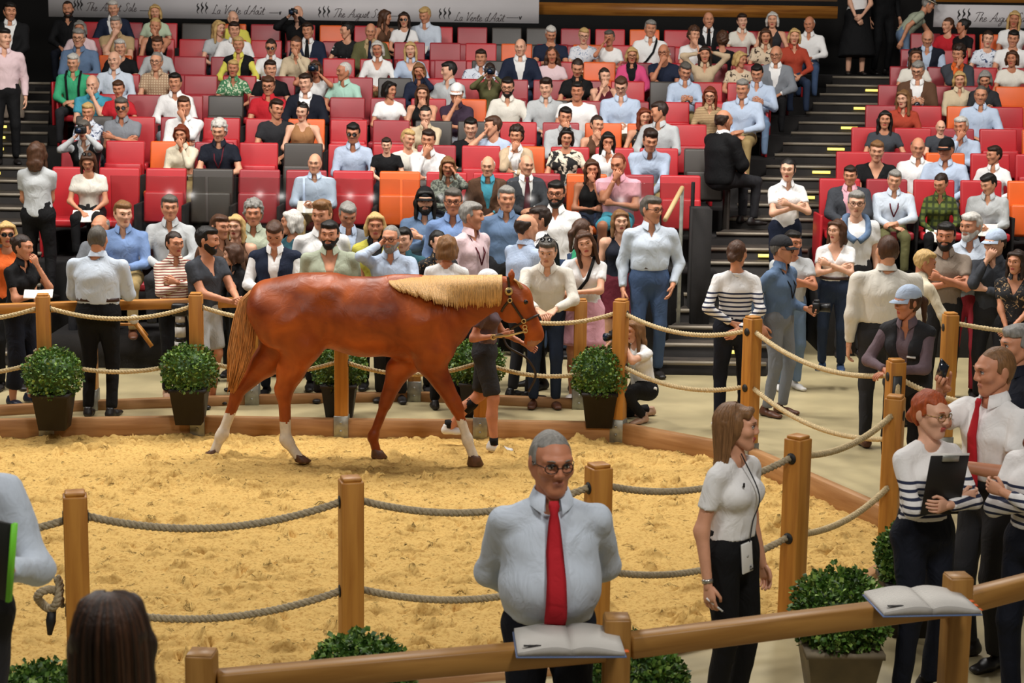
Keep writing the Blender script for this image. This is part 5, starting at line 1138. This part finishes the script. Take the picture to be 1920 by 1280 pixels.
def thing_booklet(loc, rot, label, w_=.15, h_=.21, cover=None):
    e = empty('booklet', loc); e.rotation_euler = rot
    for s in (-1, 1):
        V, F = rbox(0, w_, -h_/2, h_/2, -.006, .006, .003, 1); V[:, 0] *= s; V[:, 2] += .12*np.abs(V[:, 0])-.5*V[:, 0]**2
        if s < 0: F = [f[:, ::-1] for f in F]
        obj('page_block', mesh('pages', V, F, smooth=False), cover or PAPER, e)
    tag(e, label, 'booklet', 'booklets held by the audience'); return e
def held(J, ps, rn, x, y):
    h = [wp(J, J['hand'][s][0][:3, 3]+J['hand'][s][0][:3, 1]*.06) for s in (-1, 1)]; m = (h[0]+h[1])/2; rz = J['root'].rotation_euler.z; who = 'the '+','.join(J['root']['label'].split(',')[:2]); wh = ''
    if ps == 'phone': thing_phone(m, (-.9, 0, rz), f'dark phone held by {who}')
    elif ps == 'cam': thing_camera(m, rz, f'black camera raised by {who}')
    elif ps in ('read', 'hold', 'write'): thing_booklet(m, (.6, 0, rz), f'open booklet held by {who}')
parse('c', AUD, 'main block'); parse('r', AUDR, 'right block')
build_seats()
# ------------------------------------------------------------------ people standing behind the outer rail, on the stairs and in the walkway
def st(x, y, sx, hr, tp, lg, ps, face, yaw, label, ex='', H=None, Y=None, floor=WZ, ymin=16.45, ymax=19.3, res='m', pit=5, til=0, **kw):
    st_, hc = hr.split('.'); tt, tc = tp.split(':'); l, lc = lg.split(':'); h = H or (1.76 if sx == 'm' else 1.66)
    if Y is None: Y = min(ymax, max(ymin, at_z(x, y, floor+h).y))
    return person(x, y, Y, floor, sx, st_, hc, tt, tc, l, lc, ps, face, (yaw, pit, til), res, label=label, group=None, ex=ex, **kw)
PT = 'trousers:'
bx0, bx1 = xpx(120, 480, 18.9), xpx(345, 480, 18.9); V, F = box(bx0, bx1, 18.25, 19.58, WZ, .47); struct('floor', mesh('plinth', V, F, smooth=False), DARK)
e = empty('bench', ((bx0+bx1)/2, 19.2, .47)); V, F = rbox(bx0-e.location.x, bx1-e.location.x, -.2, .3, .36, .45, .02, 2); obj('bench_top', mesh('bench_top', V, F), SCOL['D'], e)
for sx_ in (-.48, .48): V, F = box((bx1-bx0)*sx_-.04, (bx1-bx0)*sx_+.04, -.15, .25, 0, .37); obj('support', mesh('support', V, F, smooth=False), DARK, e)
tag(e, 'low dark red bench behind the outer rail at left', 'bench')
st(12, 415, 'f', 'bb.y', 'T:orange', PT+'black', 'hang', 10, 10, 'person in orange top and sunglasses cut off by left edge', 'sun')
st(42, 440, 'f', 'bn.d', 'L:black', PT+'dknavy', 'chinr', 60, 15, 'person in loose black top and cropped trousers, hand raised to face', 'wide crop feet short', shoes='navyw', Y=16.3)
st(68, 265, 'f', 'lg.b', 'T:ltgrey', PT+'black', 'front', 178, 0, 'person in light grey T-shirt seen from behind on left stairs', Y=19.3, floor=.68)
st(187, 402, 'm', 'bd.g', 'L:grey', PT+'charcoal', 'lap', -15, 0, 'person in grey shirt sitting half hidden behind light blue shirt', sit=True, Y=18.95, floor=.47)
st(230, 376, 'm', 'sh.l', 'L:blue', PT+'khaki', 'hold', 5, 25, 'person in blue shirt and khaki trousers sitting with a booklet', 'feet', sit=True, Y=18.5, floor=.47, shoes='brown')
st(318, 365, 'm', 'sh.s', 'L:ltgrey', PT+'charcoal', 'lap', 0, 15, 'person in light grey shirt above the striped red top', sit=True, Y=18.6, floor=.47)
st(183, 422, 'm', 'cr.s', 'L:paleblue', PT+'black', 'hold', 176, 0, 'person in pale blue shirt and black trousers seen from behind', 'tuck belt', H=1.76, ymin=14.5, build=1.12)
st(327, 434, 'f', 'bn.d', 'L:bretonr', PT+'black', 'cross', 25, 15, 'person in cream and red striped top with arms crossed', shoes='beige', Y=16.75)
J9 = st(388, 424, 'm', 'sh.k', 'T:dkgrey', 'shorts:ltgrey', 'hold', 55, 30, 'person in grey T-shirt and grey shorts holding a camera', 'beard vneck', Y=16.35, hands={-1: (.03, .36, -.3), 1: (.03, .4, -.3)})
st(412, 402, 'm', 'sh.b', 'L:brown', PT+'charcoal', 'hang', 30, 20, 'person half hidden behind the grey T-shirt, looking right', Y=17.6)
st(442, 402, 'f', 'lg.y', 'N:brown', PT+'black', 'front', -5, -5, 'smiling person in brown top near the horse tail', Y=17.9)
st(475, 376, 'm', 'cu.g', 'L:sage', PT+'khaki', 'hang', 5, 0, 'person in sage shirt above the navy padded vest')
st(437, 456, 'f', 'bb.b', 'L:black', PT+'black', 'hold', -50, -35, 'person in black bending over a camera beside horse rump', Y=17.0, lean=10)
st(515, 413, 'm', 'sh.b', 'V:navy/white', PT+'dkjeans', 'hold', 0, 0, 'person in navy padded vest over white shirt looking down', Y=16.9, pit=32)
st(547, 393, 'f', 'bb.w', 'T:teal', PT+'charcoal', 'hang', -50, -30, 'person in teal top turned left behind padded vest', Y=17.9)
st(603, 377, 'm', 'qf.l', 'L:white', PT+'charcoal', 'hang', 10, -25, 'person in white shirt behind sage green shirt', Y=17.25)
st(618, 413, 'm', 'sh.k', 'L:sage', PT+'charcoal', 'hang', 5, -10, 'person in sage green open shirt above the horse back', 'beard deepv', Y=16.7, build=1.1)
st(652, 378, 'm', 'sh.g', 'J:grey/ltblue', PT+'charcoal', 'hold', 15, 0, 'person in grey blazer over blue shirt looking down', Y=18.2, pit=25)
st(704, 398, 'f', 'bb.y', 'V:yellow/black', PT+'black', 'front', 5, 0, 'smiling person in yellow vest over black top', 'short', Y=17.3)
st(733, 422, 'm', 'cr.g', 'L:ltblue', PT+'charcoal', 'earl', 0, -15, 'person in light blue shirt with phone at ear', 'glasses beard', Y=16.7)
st(757, 426, 'm', 'sh.k', 'L:teal', PT+'charcoal', 'hang', -5, -10, 'person in teal shirt just right of the phone call', Y=17.4)
st(797, 352, 'm', 'lg.k', 'L:denim', PT+'dknavy', 'cross', 0, 5, 'person in denim blue shirt with dark cap and arms crossed', 'cap:black beard', Y=19.15)
st(850, 352, 'm', 'sh.s', 'L:blue', PT+'dknavy', 'hang', 0, 0, 'person in blue shirt and glasses behind pink shirt', 'glasses', Y=18.55)
st(822, 432, 'f', 'lb.k', 'L:darkfl', PT+'black', 'hang', 20, 20, 'person in black floral top half hidden by white T-shirt', Y=17.2)
st(838, 440, 'f', 'bb.l', 'T:white', PT+'black', 'front', 178, 0, 'person in white T-shirt seen from behind above horse mane', Y=16.35)
st(884, 378, 'm', 'sh.g', 'L:palepink', PT+'charcoal', 'hang', 50, 35, 'person in pale pink shirt with lanyard, turned right', 'lan:burgundy', Y=17.6)
st(950, 348, 'm', 'sh.g', 'L:denim', PT+'charcoal', 'hang', 0, 10, 'person in blue-grey shirt with arms down near front row')
st(988, 400, 'm', 'bd.d', 'L:bluck', PT+'charcoal', 'hold', 130, -10, 'person in light blue checked shirt turned away', Y=16.9)
st(1012, 386, 'm', 'sh.d', 'J:black/white', PT+'black', 'hang', -60, -20, 'person in black jacket facing the checked shirt', Y=17.5)
st(1043, 338, 'm', 'sh.k', 'L:white', PT+'jeans', 'hang', -5, -5, 'person in white shirt, dark beard and glasses above others', 'beard glasses')
st(1027, 446, 'm', 'sh.s', 'L:offwhite', PT+'dkjeans', 'rail', 0, -10, 'person in off-white shirt leaning forward on the outer rail', 'sunup', Y=16.3, shoes='brown', lean=24, hands={-1: (.07, .42, -.16), 1: (.07, .42, -.18)})
st(1097, 431, 'f', 'lf.b', 'T:white', 'skirt:pink', 'rail', -10, 10, 'smiling person in white T-shirt and pink skirt beside rail', 'vneck strap:black', Y=16.8, til=-14, lean=10, shoes='white', hands={-1: (.12, .36, -.2), 1: (-.03, .34, -.22)})
st(1093, 410, 'f', 'pn.b', 'T:green', PT+'black', 'hang', 100, 30, 'person with hair clip half hidden behind the pink skirt wearer', Y=17.2)
st(1163, 393, 'f', 'lg.l', 'N:dknavy', 'skirt:burgundy', 'hang', 10, 0, 'person in dark navy top half hidden by grey-blue shirt', Y=18.7)
st(1222, 367, 'm', 'sh.s', 'L:paleblue', PT+'jeans', 'pocket', 5, 40, 'person in pale grey-blue shirt and jeans, hand in pocket', 'glasses tuck belt', Y=18.15, H=1.8, build=1.04)
J = st(1190, 597, 'f', 'lf.l', 'T:white', PT+'black', 'cam', -55, 0, 'crouching person in white T-shirt taking a photo by post', crouch=True, Y=at_z(1195, 790, WZ).y, H=1.62, lean=14, shoes='beige'); obj('badge', mesh('badge', *tube([J['P']+J['R']*.175+v3(0, 0, .0), J['P']+J['R']*.185], .024, 14)), PAPER, J['root']); thing_camera(wp(J, (J['W'][-1]+J['W'][1])/2+v3(0, -.04, .05)), math.radians(-55), 'black camera of the crouching person in white T-shirt')
st(1383, 450, 'f', 'lb.b', 'L:breton', PT+'dknavy', 'back', 178, -30, 'person in striped top seen from behind, hands clasped behind back', 'crew tuck', Y=at_z(1360, 806, WZ).y, shoes='white')
st(1478, 297, 'f', 'pn.k', 'S:white', 'shorts:navy', 'cross', 10, -25, 'person in white shirt and navy shorts standing on the stairs', Y=19.3, floor=.68)
J39 = st(1468, 443, 'm', 'sh.s', 'L:denim', PT+'grey', 'hang', 50, 25, 'person in denim shirt and dark cap with camera in hand', 'cap:charcoal glasses lan:black', Y=at_z(1455, 778, WZ).y, shoes='brown', H=1.74, hands={1: (.08, .25, -.35), -1: (.22, -.05, -.5)}); thing_camera(wp(J39, J39['hand'][1][0][:3, 3]+v3(.0, -.08, .03)), math.radians(80), 'black camera held by the person in denim shirt', 1.1)
st(1487, 432, 'm', 'sh.k', 'T:ltgrey', PT+'ltjeans', 'cross', 15, 15, 'person in light grey T-shirt and jeans behind the denim shirt', Y=17.6, shoes='white')
st(1570, 411, 'f', 'lg.b', 'T:white', PT+'dkjeans', 'cross', -15, -30, 'person in white V-neck T-shirt and jeans, arms crossed', 'vneck tuck belt', Y=17.7, floor=.3, shoes='blue')
J42 = st(1607, 357, 'm', 'sh.g', 'T:white', PT+'charcoal', 'hang', 0, -10, 'person in white T-shirt with blue sweater over shoulders', 'glasses', Y=18.5, floor=.3)
for s_ in (-1, 1): obj('sweater_sleeve', mesh('sweater', *tube(cr([J42['NB']-J42['F']*.07-J42['U']*.04, J42['NB']+J42['R']*s_*.1-J42['U']*.02, J42['L2']+J42['R']*s_*.11+J42['F']*.09+J42['U']*.04, J42['L2']+J42['R']*s_*.02+J42['F']*.15-J42['U']*.04], 5), .035, 8)), cloth('denim'), J42['root'])
st(1665, 440, 'm', 'cr.b', 'L:offwhite', PT+'charcoal', 'hang', 178, 10, 'broad person in off-white shirt seen from behind', 'tuck', H=1.86, ymin=14, build=1.16, shoes='brown', belly=.02)
st(1735, 468, 'f', 'sh.y', 'L:cream', PT+'tan', 'rail', 120, -30, 'person in cream shirt with hand on the far right post', Y=16.1)
st(1775, 416, 'm', 'sh.k', 'P:taupe', PT+'charcoal', 'cross', -5, -15, 'person in taupe polo shirt with arms crossed', 'beard', Y=17.0)
J46 = st(1822, 398, 'm', 'sh.w', 'L:paleblue', PT+'redtrouser', 'cross', -15, -35, 'person in pale blue shirt and red trousers with green folder', 'beard', Y=17.3, H=1.78)
e = empty('folder', wp(J46, J46['L2']+J46['F']*.26-J46['U']*.02+J46['R']*.06), math.radians(-20)); V, F = rbox(-.1, .1, -.008, .008, -.08, .08, .004, 1); obj('cover', mesh('cover', V, F, smooth=False), mat('green_cover', '0F5A48', .5), e); V, F = box(-.095, .095, -.005, .005, .075, .083); obj('page_block', mesh('pages', V, F, smooth=False), PAPER, e); tag(e, 'dark green folder held against the pale blue shirt', 'folder')
st(1867, 431, 'm', 'sh.d', 'L:dkgrey', PT+'charcoal', 'chinl', -30, -30, 'person in dark grey shirt and pale blue cap, hand at chin', 'cap:ltblue', Y=16.9)
st(1908, 468, 'f', 'lg.d', 'S:darkfl', PT+'black', 'front', -25, -20, 'person in black floral dress at right edge', 'vneck', Y=16.6)
JC = st(1703, 537, 'f', 'pn.b', 'V:charcoal/mauve', PT+'black', 'rail', -30, -40, 'person in pale blue cap and dark padded vest leaning on post', 'cap:ltblue', Y=at_z(1681, 672, PH).y+.32, H=1.66, lean=10, hands={-1: (.05, .33, -.26), 1: (-.05, .3, -.27)})
V, F = rbox(-.035, .035, -.004, .004, -.008, .008, .002, 1); obj('chest_emblem', mesh('emblem', V, F), PAPER, JC['root'], Matrix.Translation(JC['L2']+JC['F']*.135-JC['U']*.06+JC['R']*.07))
st(1358, 205, 'm', 'bd.d', 'J:black/white', PT+'charcoal', 'lap', 118, 10, 'person in black suit sitting on aisle seat seen from behind', 'feet', sit=True, Y=21.3, floor=SEATZ(6), build=1.15)
st(18, 4, 'm', 'sh.k', 'J:black/white', PT+'taupe', 'front', 10, 20, 'person in black jacket standing high on left stairs', Y=25.7, floor=2.3)
st(6, 52, 'm', 'sh.k', 'L:palepink', PT+'black', 'hang', 20, 30, 'person in pale pink shirt and black trousers on left stairs', Y=23.8, floor=1.85)
st(1612, -70, 'f', 'lg.d', 'T:white', 'skirt:black', 'front', 0, 0, 'person in long black skirt standing at top of right stairs', 'midi', Y=30.3, floor=SZ)
st(1662, -78, 'm', 'sh.d', 'L:black', PT+'black', 'hang', 20, 0, 'person all in black standing at top of right stairs', Y=30.85, floor=SZ)
JS = st(1741, -6, 'm', 'sh.g', 'T:sage', PT+'ltjeans', 'reach', 85, 0, 'person in straw hat and sage T-shirt bending to the right', Y=29.2, floor=2.9, H=1.78, lean=42)
HMs = Matrix(JS['HM'].tolist()); t = np.arange(18)*2*PI/18; R_ = [np.stack([r*np.cos(t), .015+r*1.12*np.sin(t), np.full(18, z)], 1) for r, z in ((.085, .06), (.145, .055), (.145, .063), (.088, .07), (.082, .14), (.07, .15))]; V, F = loft(R_); obj('straw_hat', mesh('straw_hat', V, F), mat('straw', 'D8CCB0', .8), JS['root'], HMs); R_ = [np.stack([r*np.cos(t), .015+r*1.12*np.sin(t), np.full(18, z)], 1) for r, z in ((.09, .072), (.087, .1))]; V, F = loft(R_); obj('hat_band', mesh('hat_band', V, F), cloth('black'), JS['root'], HMs)
# camera with long lens hanging beside the grey T-shirt
e = empty('long_lens_camera', at_y(338, 612, 16.22)); V, F = rbox(-.075, .075, -.05, .05, .1, .22, .02, 2); obj('camera_body', mesh('camera_body', V, F), CAMM, e)
for z0, z1, r, m in ((.1, .04, .045, CAMS), (.04, .0, .05, CAMM), (.0, -.1, .05, CAMS), (-.1, -.14, .052, CAMM), (-.14, -.2, .055, CAMS), (-.2, -.3, .058, CAMM)): obj('lens_barrel', mesh('lens', *tube([(0, 0, z0), (0, 0, z1)], r, 14), smooth=False), m, e)
tag(e, 'camera with long black and white lens hanging beside grey shorts', 'camera')
e = empty('hanging_gavel_tool', at_y(252, 598, 16.0)); obj('disc', mesh('disc', *tube([(0, -.01, 0), (0, -.03, 0)], .045, 14)), PAPER, e); obj('wooden_arm', mesh('arm', *tube([(0, 0, -.03), (.16, -.02, -.25)], .02, 6)), WOOD, e); obj('wooden_arm', mesh('arm', *tube([(0, .02, -.02), (.11, .03, -.16)], .016, 6)), WOOD, e); obj('wooden_arm', mesh('arm', *tube([(-.18, 0, -.05), (.03, 0, -.05)], .015, 6)), WOOD, e); tag(e, 'wooden folding arm with white disc hanging under outer rail', 'tool')
# papers on the outer rail at far left
thing_booklet(at_y(72, 552, 16.1)+Vector((0, 0, .0)), (.25, 0, .2), 'white open catalogue lying on the outer rail at far left', .13, .2)

# ------------------------------------------------------------------ people close to the camera
def near(x, y, H, *a, **k): return st(x, y, *a, H=None, Y=at_z(x, y, WZ+H).y, res='n', **k)
J1 = near(1035, 808, 1.83, 'm', 'cr.g', 'L:paleblue', PT+'dknavy', 'back', 6, 12, 'person in pale blue shirt and red tie, hands behind back', 'glasses tie:red belt', pit=6, build=1.0, belly=.05, skin=2, hem=.01)
J2 = near(1384, 757, 1.68, 'f', 'vb.l', 'T:white', PT+'black', 'hang', 50, 26, 'person in white T-shirt and black trousers with phone on hip', 'tuck watch', pit=0, skin=0)
M2 = J2['hand'][-1][0]; h2 = wp(J2, M2[:3, 3]+M2[:3, 1]*.09); e = empty('pen', h2); obj('barrel', mesh('barrel', *tube([(-.02, 0, .03), (.06, -.02, -.03)], .005, 8)), mat('pen_white', 'E8E8E6', .3), e); obj('tip', mesh('tip', *tube([(.06, -.02, -.03), (.07, -.022, -.036)], [.004, .001], 6)), CAMM, e); tag(e, 'white pen in the hand of the person in white T-shirt', 'pen')
ph = wp(J2, J2['P']+J2['F']*.128-J2['R']*.05-v3(0, 0, .02)); e = empty('phone', ph); e.rotation_euler = (0, -.12, math.radians(40)); V, F = rbox(-.039, .039, -.006, .006, -.08, .08, .006, 2); obj('case', mesh('case', V, F), mat('phone_white', 'E6E6E2', .25), e); V, F = rbox(.008, .034, -.009, -.005, -.073, -.043, .003, 1); obj('camera_bump', mesh('bump', V, F), mat('phone_bump', 'B8B8B4', .3), e)
for dx_, dz_ in ((.015, -.051), (.027, -.065), (.015, -.065)): obj('camera_lens', mesh('lens', *tube([(dx_, -.009, dz_), (dx_, -.0105, dz_)], .0048, 10)), CAMM, e)
obj('emblem', mesh('emblem', *tube([(0, -.0062, .008), (0, -.0068, .008)], .008, 12)), mat('phone_bump', 'B8B8B4', .3), e); tag(e, 'white phone hanging on the hip of person in white T-shirt', 'phone')
P_ = [J2['NB']+J2['F']*.06-J2['R']*.03, J2['L2']+J2['F']*.15+J2['R']*.01, J2['L1']+J2['F']*.125+J2['R']*.0, J2['P']+J2['F']*.135-J2['R']*.04+v3(0, 0, .06)]; obj('lanyard', mesh('lanyard', *tube(cr(P_, 6), .0035, 6)), cloth('charcoal'), J2['root'])
obj('chest_emblem', mesh('emblem', *tube(cr([J2['L2']+J2['F']*.118-J2['R']*.085+v3(0, 0, .05+dz_) for dz_ in (0, .008, .016, .024)], 3), [.003]+[.006]*8+[.003], 6)), INK, J2['root'])
J3 = near(1748, 732, 1.68, 'f', 'lb.o', 'L:breton', PT+'dknavy', 'cross', 24, 16, 'person in navy striped top holding a black clipboard', 'specs watch tuck crew', pit=6, skin=3, hands={-1: (-.06, .22, -.21), 1: (-.05, .24, -.26)})
cb = wp(J3, J3['L2']+J3['F']*.235-J3['U']*.0-J3['R']*.06); e = empty('clipboard', cb); e.rotation_euler = (.12, .06, math.radians(20)); V, F = rbox(-.115, .115, -.004, .004, -.16, .16, .003, 1); obj('board', mesh('board', V, F, smooth=False), mat('clipboard_black', '14110F', .5), e); V, F = rbox(-.05, .05, -.014, -.003, .13, .165, .004, 1); obj('clip', mesh('clip', V, F), STEEL, e); V, F = box(-.105, .118, .004, .008, -.15, .17); obj('paper_sheet', mesh('paper', V, F, smooth=False), PAPER, e); tag(e, 'black clipboard held against the navy striped top', 'clipboard')
J4 = near(1868, 650, 1.82, 'm', 'cr.l', 'S:white', PT+'charcoal', 'raise', -62, -15, 'person in white shirt and red tie raising a phone', 'tie:red tuck', pit=8, skin=1, build=1.05, hands={-1: (.06, .32, .1), 1: (.1, .3, -.25)})
M4 = J4['hand'][-1][0]; thing_phone(wp(J4, M4[:3, 3]+M4[:3, 1]*.1+v3(0, -.02, .02)), (.2, .5, math.radians(-60)), 'phone raised by the person in white shirt and red tie'); W_ = J4['W'][-1]; d_ = nrm(W_-J4['E'][-1]); obj('watch', mesh('watch', *tube([W_-d_*.02, W_+d_*.0], .034, 12)), mat('silver', 'B8B4AC', .3, .8), J4['root'])
near(1912, 608, 1.8, 'm', 'sh.g', 'P:dknavy', PT+'charcoal', 'hang', -75, -5, 'person in dark navy polo shirt with green collar at right edge', '', skin=1)
near(1960, 748, 1.68, 'f', 'wv.r', 'L:breton', PT+'dknavy', 'cross', -50, -20, 'person in navy striped top cut off by right edge', 'tuck crew', skin=0)
J7 = st(-100, 722, 'm', 'sh.d', 'L:paleblue', PT+'charcoal', 'holdt', -8, 0, 'person in pale blue shirt cut off by left edge, holding folder', 'tuck', Y=6.3, floor=.42, res='m', hands={1: (.30, .3, -.2), -1: (.0, .3, -.28)})
h7 = wp(J7, J7['hand'][1][0][:3, 3]+v3(-.03, -.05, .05)); e = empty('folder', h7); e.rotation_euler = (0, .12, -.3); V, F = rbox(-.12, .10, -.012, .0, -.13, .15, .004, 1); obj('cover', mesh('cover', V, F, smooth=False), mat('folder_dark', '1A1C16', .5), e); V, F = box(.093, .106, -.016, .006, -.132, .152); obj('green_edge', mesh('green_edge', V, F, smooth=False), mat('lime_edge', '78D830', .5), e); tag(e, 'dark folder with lime green edge held at left edge', 'folder')
J8 = st(205, 1112, 'f', 'vl.d', 'T:black', PT+'black', 'hang', 182, 5, 'person with back to the camera at lower left corner', res='m', pit=0, Y=4.25, floor=.42)
strands(J2, 'l', -.34, 160, 2, 1.45); strands(J8, 'd', -.42, 200, 3)
# open catalogues on the front rail
PRINT = patmat('printed_page', 'lines', 'E2DED6', 'A8A49E', None, 22, .55)
def catalogue(px, py, rz, label, tabs):
    p = at_z(px, py, 1.15); e = empty('catalogue', (p.x, p.y, 1.137), rz)
    for s in (-1, 1):
        t = np.linspace(0, 1, 9); prof = .018+.03*np.sin(t*PI)*np.exp(-1.5*t)+.012*(1-t); R_ = [[(s*.215*u, -.15, .0), (s*.215*u, .15, .0), (s*.215*u, .15, h), (s*.215*u, -.15, h)] for u, h in zip(t, prof)]; V, F = loft(R_)
        if s > 0: F = [f[:, ::-1] for f in F]
        obj('page_block', mesh('page_block', V, F, smooth=False), PRINT, e)
    V, F = rbox(-.222, .222, -.155, .155, -.004, .002, .002, 1); obj('cover', mesh('cover', V, F, smooth=False), mat('cover_blue', '5A6E96', .4), e)
    V, F = box(-.19, -.1, -.12, -.105, .033, .036); obj('bookmark', mesh('bookmark', V, F, smooth=False), INK, e)
    for k in range(tabs): V, F = box(.21, .235, -.12+.05*k, -.09+.05*k, .008+.003*k, .01+.003*k); obj('tab', mesh('tab', V, F, smooth=False), cloth('orange'), e)
    tag(e, label, 'catalogue', 'open catalogues on the front rail')
catalogue(1066, 1202, .05, 'open catalogue on the front rail before the red tie', 1); catalogue(1728, 1128, .1, 'open catalogue with orange tabs on the right front rail', 3)
